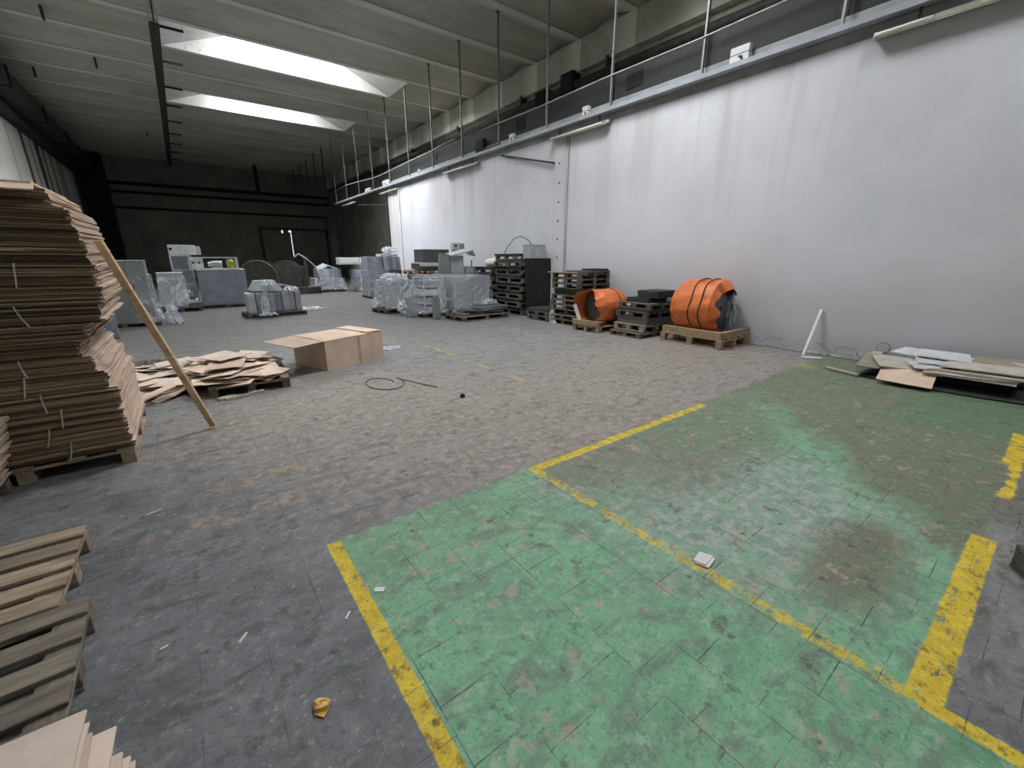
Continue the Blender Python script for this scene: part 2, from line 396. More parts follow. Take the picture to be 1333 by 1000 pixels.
MAT.update(
    strut_s=slotted(),
    floor=floor_material(),
    wall_w=wall_material('stained white wall paint', (0.68, 0.685, 0.725), (0.36, 0.36, 0.375), (0.47, 0.455, 0.445), 0.55),
    pilaster=wall_material('stained pilaster plaster', (0.66, 0.655, 0.665), (0.36, 0.35, 0.345), (0.42, 0.39, 0.36), 0.55, False),
    wall_left=wall_material('streaked pale wall', (0.86, 0.86, 0.80), (0.2, 0.2, 0.18), (0.08, 0.075, 0.055), 0.9, False, 0.60),
    wall_dark=concrete('dark grey wall', (0.15, 0.155, 0.135), (0.23, 0.235, 0.20), 0.8),
    wall_mid=concrete('sooty upper wall', (0.27, 0.26, 0.22), (0.42, 0.40, 0.345), 0.9),
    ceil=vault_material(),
    shaft=concrete('rooflight reveal', (0.34, 0.34, 0.32), (0.42, 0.42, 0.40), 0.7),
    slit=emis('daylight in the door gap', (0.9, 0.95, 1.0), 0.9),
    ledge=simple('pale ledge steel', (0.34, 0.36, 0.40), 0.5, 0.0, 0.12, 2.0),
    under=simple('grey ledge underside', (0.30, 0.305, 0.31), 0.8, 0.0, 0.2, 2.0),
    panel=simple('dark green grey panel', (0.017, 0.0195, 0.0185), 0.7, 0.0, 0.2, 1.5),
    black=simple('black void', (0.012, 0.012, 0.012), 0.9, 0, 0.2, 3),
    strut=simple('galvanised strut', (0.30, 0.31, 0.33), 0.45, 0.35, 0.3, 8.0, 0, 0.12),
    dark=simple('dark grimy steel', (0.045, 0.043, 0.040), 0.7, 0.2, 0.35, 6.0),
    conduit=simple('pale plastic conduit', (0.40, 0.39, 0.36), 0.5, 0, 0.2, 4.0),
    white=simple('white plastic', (0.66, 0.66, 0.66), 0.45, 0, 0.08, 5.0),
    lamp=simple('yellowed lamp housing', (0.36, 0.34, 0.28), 0.5, 0, 0.2, 4.0),
    tube=simple('unlit white tube', (0.80, 0.79, 0.74), 0.25, 0, 0.05, 4.0),
    wood_l=wood('fresh pallet wood', (0.42, 0.30, 0.185), (0.27, 0.185, 0.11)),
    wood_m=wood('pallet wood', (0.40, 0.315, 0.225), (0.23, 0.175, 0.12)),
    wood_g=wood('weathered pallet wood', (0.22, 0.185, 0.145), (0.115, 0.095, 0.075)),
    wood_d=wood('dark dirty pallet wood', (0.115, 0.10, 0.082), (0.055, 0.048, 0.04)),
    wood_k=wood('old grimy pallet wood', (0.165, 0.135, 0.10), (0.075, 0.062, 0.048)),
    board=wood('pine board', (0.78, 0.62, 0.43), (0.63, 0.47, 0.30)),
    card=cardboard('kraft cardboard', (0.54, 0.415, 0.325), (0.1, 0.07, 0.05)),
    card2=cardboard('pale kraft cardboard', (0.68, 0.525, 0.405), (0.1, 0.07, 0.05)),
    card3=cardboard('bleached kraft cardboard', (0.69, 0.57, 0.475), (0.1, 0.07, 0.05)),
    card_d=cardboard('corrugated cut edge', (0.185, 0.132, 0.085), (0.1, 0.07, 0.05), 0.75),
    cord=simple('white cord', (0.55, 0.50, 0.42), 0.7, 0, 0.1, 10),
    tape=simple('brown packing tape', (0.46, 0.33, 0.22), 0.3, 0, 0.08, 6),
    cab=simple('grey green cabinet steel', (0.195, 0.215, 0.208), 0.42, 0.0, 0.12, 2.0, 0, 0.06),
    cab2=simple('light grey painted steel', (0.36, 0.38, 0.40), 0.42, 0.0, 0.12, 2.5, 0, 0.10),
    cab3=simple('blue grey painted steel', (0.24, 0.265, 0.31), 0.45, 0.0, 0.15, 2.5, 0, 0.12),
    pale=simple('pale grey enamel', (0.52, 0.54, 0.54), 0.45, 0, 0.1, 3.0, 0, 0.08),
    slab=simple('black rubber slab', (0.028, 0.029, 0.030), 0.7, 0, 0.3, 5.0, 0.1, 0.2),
    slab2=simple('dark slate grey plate', (0.085, 0.088, 0.092), 0.55, 0, 0.2, 4.0, 0, 0.15),
    sheet=simple('black plastic sheet', (0.010, 0.010, 0.011), 0.65, 0, 0.3, 4.0, 0.3),
    coil=simple('dark steel coil', (0.10, 0.115, 0.125), 0.30, 0.75, 0.25, 3.0),
    strap=simple('black strap', (0.02, 0.02, 0.02), 0.6, 0, 0.1, 5.0),
    tarp=orange_tarp(),
    tarp_in=simple('pale tarpaulin lining', (0.66, 0.60, 0.56), 0.6, 0, 0.1, 5.0),
    film=film_material('stretch film', 0.06, 0.50),
    film_d=film_material('crumpled stretch film', 0.26, 0.85),
    pole=simple('white painted pole', (0.70, 0.70, 0.72), 0.45, 0, 0.1, 5),
    paper=simple('off white paper', (0.68, 0.66, 0.64), 0.7, 0, 0.08, 12),
    wrapper=simple('yellow orange wrapper', (0.76, 0.46, 0.12), 0.45, 0, 0.25, 20),
    yellow=simple('yellow plastic', (0.30, 0.28, 0.05), 0.5, 0, 0.2, 4),
    yellow_dull=simple('dull yellow rim', (0.11, 0.105, 0.02), 0.6, 0, 0.2, 4),
    lath=simple('pale chipboard', (0.50, 0.46, 0.40), 0.8, 0, 0.15, 6, 0, 0.12),
    hard=simple('brown hardboard', (0.30, 0.255, 0.19), 0.8, 0, 0.15, 4, 0, 0.12),
    wboard=simple('white faced board', (0.58, 0.59, 0.60), 0.6, 0, 0.1, 4, 0, 0.1),
    beige=simple('beige painted panel', (0.42, 0.38, 0.32), 0.6, 0, 0.12, 4),
    cable=simple('dark cable', (0.035, 0.033, 0.03), 0.6, 0, 0.1, 5),
    plaster=simple('crumbled plaster', (0.44, 0.43, 0.43), 0.9, 0, 0.3, 9, 0.5),
)

# ------------------------------------------------------------------ mesh helpers
class MB:
    def __init__(self):
        self.bm = bmesh.new()
    def box(self, c, s, rot=None, bevel=0.0):
        m = Matrix.Translation(Vector(c))
        if rot is not None:
            m = m @ Euler(rot).to_matrix().to_4x4()
        m = m @ Matrix.Diagonal((s[0], s[1], s[2], 1))
        r = bmesh.ops.create_cube(self.bm, size=1.0, matrix=m)
        if bevel:
            es = list({e for v in r['verts'] for e in v.link_edges})
            bmesh.ops.bevel(self.bm, geom=es, offset=bevel, segments=1, affect='EDGES', profile=0.5)
        return self
    def b2(self, x0, x1, y0, y1, z0, z1, bevel=0.0):
        return self.box(((x0 + x1) / 2, (y0 + y1) / 2, (z0 + z1) / 2), (abs(x1 - x0), abs(y1 - y0), abs(z1 - z0)), None, bevel)
    def bar(self, a, b, w, h=None, up=(0, 0, 1)):
        a, b = Vector(a), Vector(b); h = h or w
        d = (b - a); L = d.length; d.normalize()
        u = Vector(up)
        if abs(d.dot(u)) > 0.95: u = Vector((0, 1, 0))
        s = d.cross(u).normalized(); u = s.cross(d)
        m = Matrix((s, d, u)).transposed().to_4x4(); m.translation = (a + b) / 2
        bmesh.ops.create_cube(self.bm, size=1.0, matrix=m @ Matrix.Diagonal((w, L, h, 1)))
        return self
    def tube(self, pts, r, n=8, closed=False):
        pts = [Vector(p) for p in pts]
        rings = []
        N = len(pts)
        for i, p in enumerate(pts):
            d = (pts[(i + 1) % N if closed else min(i + 1, N - 1)] - pts[(i - 1) % N if closed else max(i - 1, 0)]).normalized()
            u = Vector((0, 0, 1)) if abs(d.z) < 0.9 else Vector((1, 0, 0))
            s = d.cross(u).normalized(); t = s.cross(d)
            rr = r[i] if isinstance(r, (list, tuple)) else r
            rings.append([self.bm.verts.new(p + s * rr * math.cos(2 * math.pi * k / n) + t * rr * math.sin(2 * math.pi * k / n)) for k in range(n)])
        for i in range(N if closed else N - 1):
            A, B = rings[i], rings[(i + 1) % N]
            for k in range(n):
                self.bm.faces.new((A[k], A[(k + 1) % n], B[(k + 1) % n], B[k]))
        if not closed:
            self.bm.faces.new(rings[0][::-1]); self.bm.faces.new(rings[-1])
        return self
    def prism(self, pts, z0, z1, tilt=None):
        """polygon in x, y extruded from z0 to z1"""
        a = [self.bm.verts.new((p[0], p[1], z0)) for p in pts]
        b = [self.bm.verts.new((p[0], p[1], z1)) for p in pts]
        n = len(pts)
        self.bm.faces.new(a[::-1]); self.bm.faces.new(b)
        for i in range(n):
            self.bm.faces.new((a[i], a[(i + 1) % n], b[(i + 1) % n], b[i]))
        return self
    def grid(self, f, nu, nv, wrapu=False):
        vs = [[self.bm.verts.new(f(i / nu, j / nv)) for j in range(nv + 1)] for i in range(nu + (0 if wrapu else 1))]
        n = len(vs)
        for i in range(nu):
            for j in range(nv):
                self.bm.faces.new((vs[i][j], vs[(i + 1) % n][j], vs[(i + 1) % n][j + 1], vs[i][j + 1]))
        return self
    def quad(self, a, b, c, d):
        self.bm.faces.new([self.bm.verts.new(p) for p in (a, b, c, d)])
        return self
    def build(self, name, mat, parent=None, smooth=False, loc=None, rot=None, fix=True):
        me = bpy.data.meshes.new(name)
        if fix: bmesh.ops.recalc_face_normals(self.bm, faces=self.bm.faces[:])
        self.bm.to_mesh(me); self.bm.free()
        for m in (mat if isinstance(mat, (list, tuple)) else [mat]):
            me.materials.append(MAT[m] if isinstance(m, str) else m)
        if smooth:
            for p in me.polygons: p.use_smooth = True
        o = bpy.data.objects.new(name, me)
        COL.objects.link(o)
        if parent is not None: o.parent = parent
        if loc: o.location = loc
        if rot: o.rotation_euler = rot
        return o

def tag(o, label=None, cat=None, group=None, kind=None):
    if label: o['label'] = label
    if cat: o['category'] = cat
    if group: o['group'] = group
    if kind: o['kind'] = kind
    return o

def thing(name, label, cat, loc=(0, 0, 0), rz=0.0, group=None, rot=None):
    o = bpy.data.objects.new(name, None)
    o.empty_display_size = 0.1
    COL.objects.link(o)
    o.location = loc
    o.rotation_euler = rot if rot else (0, 0, rz)
    return tag(o, label, cat, group)

KIDS = {}
def copy_tree(o, parent=None):
    c = o.copy(); COL.objects.link(c)
    if parent is not None: c.parent = parent
    for ch in list(o.children):
        copy_tree(ch, c)
    return c

def struct(o):
    o['kind'] = 'structure'
    return o

ORD = ['lowest', 'second from the bottom', 'third from the bottom', 'fourth from the bottom', 'fifth from the bottom', 'sixth from the bottom',
       'seventh from the bottom', 'eighth from the bottom', 'ninth from the bottom', 'tenth from the bottom', 'eleventh from the bottom', 'twelfth from the bottom']

# ================================================================== THE SETTING
struct(MB().b2(XL - 0.3, XR2 + 0.3, YB - 0.3, YF + 0.3, -0.2, 0.0).build('floor', 'floor'))

# vaulted roof of shallow concrete wing beams, with deep rooflights in the listed bays, one added out of view
def vault_profile(y):
    """pairs (y, z) over one bay that starts at beam centre y"""
    pts = [(y - 0.10, ZC), (y + 0.10, ZC)]
    for i in range(1, 16):
        t = i / 16.0
        pts.append((y + 0.10 + t * (PB - 0.20), ZC + 0.28 * math.sin(math.pi * t)))
    return pts
def roof_z(y):
    q = (y - Y0) % PB
    if q < 0.10 or q > PB - 0.10: return ZC
    t = (q - 0.10) / (PB - 0.20)
    lo = int(t * 8); f = t * 8 - lo
    h = lambda i: 0.28 * max(0.0, math.sin(math.pi * i / 8.0))
    return ZC + h(lo) * (1 - f) + h(lo + 1) * f
mb = MB(); sh = MB()
k0 = int(math.floor((YB - Y0) / PB)) - 0
k1 = int(math.ceil((YF - Y0) / PB))
panes = []
for k in range(k0, k1):
    y = Y0 + k * PB
    prof = vault_profile(y) + [(y + PB - 0.10, ZC)]
    lit = k in SKY_BAYS
    if lit: OPX0, OPX1, PX0, PX1, lum = SKY_BAYS[k]
    for (a, b) in zip(prof[:-1], prof[1:]):
        spans = [(XL - 0.2, XR2 + 0.2)]
        if lit and a[0] > y + 0.05:
            spans = [(XL - 0.2, OPX0), (OPX1, XR2 + 0.2)]
        for (xa, xb) in spans:
            mb.quad((xa, a[0], a[1]), (xb, a[0], a[1]), (xb, b[0], b[1]), (xa, b[0], b[1]))
    if lit:
        ya, yb, zt = y + 0.10, y + PB - 0.10, ZC + 0.95
        # reveals of the rooflight shaft: upright long sides, sloping ends
        for q in (((OPX0, ya, ZC), (OPX1, ya, ZC), (PX1, ya, zt), (PX0, ya, zt)),
                  ((OPX0, yb, ZC), (OPX1, yb, ZC), (PX1, yb, zt), (PX0, yb, zt)),
                  ((OPX0, ya, ZC), (OPX0, yb, ZC), (PX0, yb, zt), (PX0, ya, zt)),
                  ((OPX1, ya, ZC), (OPX1, yb, ZC), (PX1, yb, zt), (PX1, ya, zt))):
            sh.quad(*q)
        panes.append((PX0, PX1, ya, yb, zt, lum))
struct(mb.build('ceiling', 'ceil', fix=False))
struct(sh.build('trim_1', 'shaft', fix=False))
for i, (xa, xb, ya, yb, zt, lum) in enumerate(panes):
    struct(MB().b2(xa, xb, ya, yb, zt, zt + 0.04).build('window_%d' % (i + 1), emis('daylight through rooflight glazing', (0.95, 0.97, 1.0), lum)))  # the left-shifted pane is an added light, out of view

# walls
struct(MB().b2(XL - 0.3, XL, YB, YF, 0, ZC + 0.5).build('wall_left', 'wall_left'))
struct(MB().b2(XL, XR2, YF, YF + 0.3, 0, ZC + 0.5).build('wall_far', 'wall_dark'))
struct(MB().b2(XL, XR2, YB - 0.3, YB, 0, ZC + 0.5).build('wall_back', 'wall_mid'))
YA = 22.9                                # the side rooms behind the white wall end here
struct(MB().b2(XR, XR + 0.25, YB, YA, 0, ZL).build('wall_right', 'wall_w'))
struct(MB().b2(XR + 0.25, XR2, YA - 0.25, YA, 0, ZL).build('wall_return', 'wall_dark'))
struct(MB().b2(XR2, XR2 + 0.3, YB, YA, 0, ZC + 0.5).build('wall_upper', 'wall_mid'))
struct(MB().b2(XR2, XR2 + 0.3, YA, YF, 0, ZC + 0.5).build('wall_recess', 'wall_dark'))
# above the white wall: a grey concrete fascia, then the clad upper edge of the side rooms and their flat roof
struct(MB().b2(XR - 0.004, XR + 0.25, YB, YA, ZL, ZL + 0.42).build('trim_2', 'under'))
struct(MB().b2(XR + 0.05, XR + 0.25, YB, YA, ZL + 0.42, ZL + 0.99).build('trim_4', 'black'))
struct(MB().b2(XR + 0.25, XR2, YB, YA, ZL + 0.90, ZL + 0.98).build('trim_12', 'wall_mid'))
# a shallow steel tray with a pale front lip, hung in front of the fascia
struct(MB().b2(XT + 0.05, XT + 0.20, YB, 32.0, ZT, ZT + 0.012).b2(XT + 0.19, XT + 0.20, YB, 32.0, ZT, ZT + 0.05).b2(XT, XT + 0.05, YB, 32.0, ZT, ZT + 0.088).build('trim_3', 'ledge'))
# upper right: concrete ring beam and a dark eaves pipe
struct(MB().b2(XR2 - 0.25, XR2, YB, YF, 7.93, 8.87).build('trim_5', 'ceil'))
# left eaves: dark downstand beam, column in the far left corner, far right lintel
struct(MB().b2(XL, XL + 0.45, YB, YF, 7.45, 9.0).build('trim_6', 'dark'))
struct(MB().b2(-4.7, -3.3, 44.0, 45.0, 0, ZC).build('trim_7', 'black'))
struct(MB().b2(11.7, 12.4, 44.2, 45.0, 0, 5.6).build('trim_8', 'wall_dark'))
# pilasters on the white wall, the nearer one with a row of bolt holes
p1 = struct(MB().b2(XR - 0.045, XR, 9.62, 10.12, 0, ZL).build('trim_9', 'pilaster'))
bo = MB()
for k in range(6):
    bo.box((XR - 0.048, 9.87, 1.75 + k * 0.52), (0.012, 0.05, 0.05))
struct(bo.build('trim_10', 'dark'))
struct(MB().b2(XR - 0.05, XR, 21.5, YA, 0, ZL).build('trim_11', 'pilaster'))
# crumbling skirting along the foot of the white wall
sk = MB()
rs = random.Random(5)
yy = 4.4
while yy > -3.0:
    w = rs.uniform(0.12, 0.4); h = rs.uniform(0.03, 0.12); d = rs.uniform(0.015, 0.06)
    sk.box((XR - d / 2, yy - w / 2, h / 2), (d, w, h), (0, 0, rs.uniform(-0.05, 0.05)), 0.008)
    yy -= w * rs.uniform(0.9, 1.3)
struct(sk.build('baseboard_right', 'plaster'))

# far wall: sliding door with lit gap, mounted pipes
d = struct(thing('door_1', None, None, (0, 0, 0)))
def kid(mb, name, mat, p, **kw): return mb.build(name, mat, p, **kw)
kid(MB().b2(5.95, 6.15, 44.85, 45.0, 0, 4.25).b2(11.5, 11.7, 44.85, 45.0, 0, 4.25).b2(5.95, 11.7, 44.85, 45.0, 4.1, 4.3), 'door_frame', 'dark', d)
kid(MB().b2(6.15, 8.42, 44.90, 44.97, 0, 4.1), 'door_leaf', 'wall_dark', d)
kid(MB().b2(8.52, 11.5, 44.90, 44.97, 0, 4.1), 'door_leaf', 'wall_dark', d)
kid(MB().b2(8.44, 8.50, 44.88, 44.90, 1.8, 4.0).b2(8.30, 8.52, 44.88, 44.90, 3.95, 4.12), 'daylight_gap', 'slit', d)
kid(MB().b2(7.72, 7.84, 44.88, 44.90, 3.85, 4.12), 'daylight_gap', 'slit', d)

pipe_specs = [('thick black pipe running along the far wall, topmost of the three', 7.05, 0.13, 44.75), ('black pipe along the far wall between the upper and the lower pipe', 6.45, 0.10, 44.75),
              ('lowest black pipe along the far wall just above the door', 5.35, 0.09, 44.8)]
for lab, z, r, y in pipe_specs:
    t = thing('wall_pipe', lab, 'pipe', (0, y, z), 0, 'pipes along the far wall')
    kid(MB().tube([(-3.3, 0, 0), (12.1, 0, 0)], r, 10), 'pipe_run', 'black', t, smooth=True)
    for x in (-1.5, 1.5, 4.5, 7.5, 10.5): kid(MB().b2(x - 0.04, x + 0.04, -r - 0.02, 45.0 - y, -r - 0.03, r + 0.03), 'pipe_bracket', 'dark', t)

# eaves pipe at the upper right wall
t = thing('eaves_pipe', 'thick dark pipe high on the upper right wall above the green grey panels', 'pipe', (12.15, 0, 7.55))
kid(MB().tube([(0, -3, -0.2), (0, 10, 0), (0, 44, 0.1)], 0.13, 10), 'pipe_run', 'dark', t, smooth=True)
for y in (6.0, 10.9, 15.4, 20.5, 26.0):
    kid(MB().b2(-0.04, 0.25, y - 0.06, y + 0.06, -0.16, 0.45), 'pipe_bracket', 'dark', t)
for i, y in enumerate((12.6, 14.0)):
    kid(MB().b2(-0.2, 0.2, y - 0.3, y + 0.3, -0.2, 0.42 - 0.2 * i), 'valve_box', 'black', t)

# ================================================================== OVERHEAD
# dark panels standing on the ledge behind the hangers
ys = [(-3.66 + 2.265 * k) * 1.057 for k in range(13)]
for i in range(len(ys) - 1):
    if ys[i] > 21.6: break
    where = ['behind the camera end of the ledge', 'behind the camera end of the ledge', 'at the top right edge of the photo', 'right of the small white box nearest the camera', 'with the small white box nearest the camera before it',
             'with a vent grille', 'left of the one with a vent grille', 'with a dark square grille and a white box', 'behind the black bracket', 'left of the black bracket panel', 'fourth from its dark far end', 'second last before the far end', 'at the far end of the ledge']
    t = thing('cladding_sheet', 'dark grey cladding on the ledge, ' + where[i], 'panel', (XR + 0.006, ys[i], ZL + 0.43), 0, 'panels along the ledge')
    kid(MB().b2(0, 0.03, 0.015, 2.38, 0, 0.56), 'panel_sheet', 'panel', t)
    for q in (0.015, 2.335): kid(MB().b2(-0.015, 0.0, q, q + 0.045, 0, 0.56), 'sheet_edge', 'dark', t)
    gy = {5: 7.43, 7: 11.75}.get(i)
    if gy:
        g_ = MB()
        for k in range(7): g_.b2(-0.028, -0.012, gy - ys[i] - 0.2, gy - ys[i] + 0.2, 0.15 + k * 0.04, 0.175 + k * 0.04)
        g_.b2(-0.02, -0.004, gy - ys[i] - 0.23, gy - ys[i] + 0.23, 0.12, 0.45)
        kid(g_, 'vent_grille', 'black', t)

# slotted strut hangers from the roof to the ledge lip
where = ['first from the top right corner', 'second from the top right corner', 'third from the top right corner', 'fourth from the top right corner', 'fifth from the right',
         'sixth from the right', 'seventh from the right', 'eighth from the right', 'ninth from the right', 'tenth from the right', 'eleventh from the right', 'twelfth from the right', 'thirteenth from the right']
for k in range(-2, 13):
    y = (3.11 + 2.265 * k) * KT
    lab = 'galvanised strut hanger from the roof to the ledge, ' + (where[k] if k >= 0 else 'outside the top right corner')
    t = thing('strut_hanger', lab, 'hanger', (XT + 0.09, y, ZT + 0.012), 0, 'strut hangers along the ledge')
    z1 = roof_z(y) - ZT - 0.012
    m_ = MB()
    m_.b2(-0.025, 0.025, -0.022, -0.016, 0, z1).b2(-0.025, -0.019, -0.022, 0.022, 0, z1).b2(0.019, 0.025, -0.022, 0.022, 0, z1)
    kid(m_, 'channel', 'strut_s', t)
    kid(MB().b2(-0.035, 0.05, -0.04, 0.04, 0.0, 0.02), 'foot_plate', 'strut', t)
    kid(MB().b2(-0.05, 0.05, -0.05, 0.05, z1 - 0.03, z1), 'top_plate', 'dark', t)
# short struts beyond the end of the ledge
for k in range(13, 18):
    y = (3.11 + 2.265 * k) * KT
    t = thing('strut_hanger', 'dark strut hanger hanging free beyond the end of the ledge, number ' + ['one', 'two', 'three', 'four', 'five', 'six'][k - 13] + ' past the end', 'hanger', (XT + 0.09, y, 6.6), 0, 'free strut hangers near the far wall')
    kid(MB().b2(-0.03, 0.03, -0.02, 0.02, 0, roof_z(y) - 6.6), 'channel', 'dark', t)
    kid(MB().b2(-0.05, 0.05, -0.05, 0.05, roof_z(y) - 6.63, roof_z(y) - 6.6), 'top_plate', 'dark', t)

pts = [(XT + 0.052, y * KT, 5.98 + dz) for y, dz in ((-3, 0.05), (1, 0.03), (4, 0), (5.5, -0.03), (7.8, -0.01), (10.2, -0.04), (13.1, -0.01))]
tag(MB().tube(pts, 0.017, 6).build('conduit', 'conduit', smooth=True), 'pale conduit along the nearer hangers at the panel top', 'conduit')
pts = [(XT + 0.052, y * KT, 5.98 + dz) for y, dz in ((14.9, 0.08), (16.8, 0.0), (19.2, -0.04), (21.3, -0.10), (22.4, -0.13), (24, -0.08), (26, 0.03), (28, 0.1), (31, 0.02))]
tag(MB().tube(pts, 0.022, 6).build('conduit', 'conduit', smooth=True), 'pale sagging conduit along the farther hangers towards the dark end', 'conduit')

def junction(y, w, h, lab, d=0.115):
    h += 0.07
    t = thing('junction_box', lab, 'box', (XT + 0.065, y * KT, ZT + 0.0135), 0, 'white boxes on the ledge')
    kid(MB().box((d / 2, 0, h / 2), (d, w, h), None, 0.008), 'casing', 'white', t)
    kid(MB().box((d / 2, 0, h * 0.62), (d + 0.006, w + 0.006, 0.012)), 'lid_seam', 'cable', t)
    kid(MB().tube([(-0.004, 0.0, h * 0.5), (-0.02, -w * 0.15, h * 0.45), (-0.012, -w * 0.2, h * 0.3)], 0.018, 6), 'cable_gland', 'cable', t)
junction(4.66, 0.36, 0.27, 'largest white junction box on the ledge, nearest the top right corner')
junction(8.44, 0.20, 0.23, 'white junction box on the ledge above the long tube lamp')
junction(11.5, 0.24, 0.23, 'white junction box on the ledge beside the dark square grille')
junction(18.0, 0.12, 0.20, 'thin white junction box on the ledge between two far hangers', 0.06)
junction(21.8, 0.8, 0.26, 'wide white box on the ledge near the far pilaster')
junction(24.4, 0.7, 0.2, 'wide grey white box on the ledge past the far pilaster')
t = thing('black_bracket', 'black bracket box standing on the ledge before the panels by the third white box', 'bracket', (XT + 0.065, 13.3 * KT, ZT + 0.0135))
kid(MB().b2(0, 0.12, -0.25, 0.25, 0, 0.5), 'casing', 'black', t)
kid(MB().b2(0, 0.1, -1.2, -0.25, 0.12, 0.16), 'arm', 'cable', t)

def lamp(y0, y1, gaps, lab):
    t = thing('tube_lamp', lab, 'lamp', (XR - 0.10, (y0 + y1) / 2, ZL + 0.012), 0, 'unlit tube lamps under the ledge')
    L = (y1 - y0)
    kid(MB().b2(-0.01, 0.09, -L / 2, L / 2, -0.07, 0.0), 'housing', 'lamp', t)
    for s in (-0.35, 0.35): kid(MB().box((0.0, s * L, 0.074), (0.02, 0.03, 0.148)), 'hanger_stem', 'dark', t)
    kid(MB().box((-0.04, 0, -0.095), (0.16, L, 0.008), (0, R(-24), 0)), 'reflector', 'lamp', t)
    for (a, b) in gaps:
        kid(MB().tube([(-0.07, -L / 2 + a * L, -0.055), (-0.07, -L / 2 + b * L, -0.055)], 0.024, 8), 'tube', 'tube', t, smooth=True)
    for s in (-0.49, 0.49):
        kid(MB().box((-0.04, s * L, -0.055), (0.10, 0.03, 0.06)), 'end_cap', 'white', t)
lamp(-0.6, 2.80, [(0.02, 0.66), (0.80, 0.99)], 'unlit tube lamp under the ledge at the top right, nearest the camera')
lamp(8.05, 10.15, [(0.10, 0.98)], 'unlit tube lamp under the ledge above the pilaster with bolts')
lamp(14.1, 16.6, [(0.02, 0.98)], 'unlit tube lamp under the ledge between the two pilasters')
lamp(21.6, 23.7, [(0.02, 0.98)], 'unlit tube lamp under the ledge above the far pilaster')
lamp(28.1, 30.4, [(0.02, 0.98)], 'unlit tube lamp at the dark far end of the ledge')

tag(MB().bar((XR - 0.05, 12.75, 5.03), (XR - 0.10, 10.05, 4.38), 0.05).build('brace_rod', 'dark'), 'dark rod sloping under the ledge to the nearer pilaster', 'rod')
tag(MB().bar((8.9, 26.6, 4.70), (9.15, 22.96, 4.40), 0.06).build('brace_rod', 'dark'), 'dark rod reaching back from the far pilaster', 'rod')
tag(MB().tube([(XR - 0.03, 9.52, ZL - 0.02), (XR - 0.03, 9.53, 3.2), (XR - 0.03, 9.55, 1.0)], 0.018, 6).build('wall_conduit', 'under'), 'thin grey conduit down the right edge of the nearer pilaster', 'conduit')
tag(MB().tube([(XR - 0.06, 23.0, 4.9), (XR - 0.06, 23.02, 2.5), (XR - 0.06, 23.0, 0.0)], 0.05, 8).build('drain_pipe', 'dark'), 'dark vertical pipe at the corner beside the far pilaster', 'pipe')

# cable tray on the left of the roof with its short arms
t = thing('cable_tray', 'long dark cable tray hanging under the roof at the upper left', 'cable tray', (0.575, 0, 8.3))
kid(MB().b2(-0.12, 0.12, 18.0, 43.0, -0.03, -0.01).b2(-0.12, -0.105, 18.0, 43.0, -0.03, 0.07).b2(0.105, 0.12, 18.0, 43.0, -0.03, 0.07), 'tray_channel', 'dark', t)
for x in (-0.11, 0.0, 0.10):
    kid(MB().tube([(x, 10, 0.0), (x, 18.2, 0.0)], 0.02, 6), 'conduit', 'beige' if x else 'dark', t)
for i, y in enumerate((18.2, 21.1, 24.0, 26.65, 29.5, 32.3, 34.9, 37.6, 40.3)):
    kid(MB().b2(0.12, 0.69, y - 0.045, y + 0.045, -0.02, 0.03), 'support_arm', 'black', t)
    kid(MB().b2(0.0, 0.02, y - 0.01, y + 0.01, 0.0, roof_z(y) - 8.3), 'hanger_rod', 'dark', t)
# small fixings scattered under the vaults
for i, (x, y) in enumerate(((-2.05, 20.9), (-1.3, 25.0), (-3.4, 27.5), (-0.3, 35.5))):
    tag(MB().b2(x - 0.03, x + 0.03, y - 0.1, y + 0.1, roof_z(y) - 0.32, roof_z(y) + 0.01).build('roof_hook', 'dark'), 'small dark hook under the roof left of the cable tray, ' + ['nearest the camera', 'second nearest', 'nearest the left wall', 'farthest'][i], 'hook')
tag(MB().b2(6.0, 6.25, 43.0, 43.2, 6.9, roof_z(43.1)).build('roof_post', 'black'), 'dark post hanging from the roof before the far wall', 'post')
# duct and brackets at the left eaves
t = thing('eaves_duct', 'dark duct with brackets along the top of the left wall', 'duct', (XL + 0.8, 0, 8.1))
kid(MB().b2(-0.3, 0.3, 14, 44, -0.3, 0.3), 'duct_run', 'dark', t)
for y in (20, 25.5, 31, 36, 40): kid(MB().b2(-0.34, 0.36, y - 0.05, y + 0.05, -0.34, 0.36), 'duct_bracket', 'black', t)

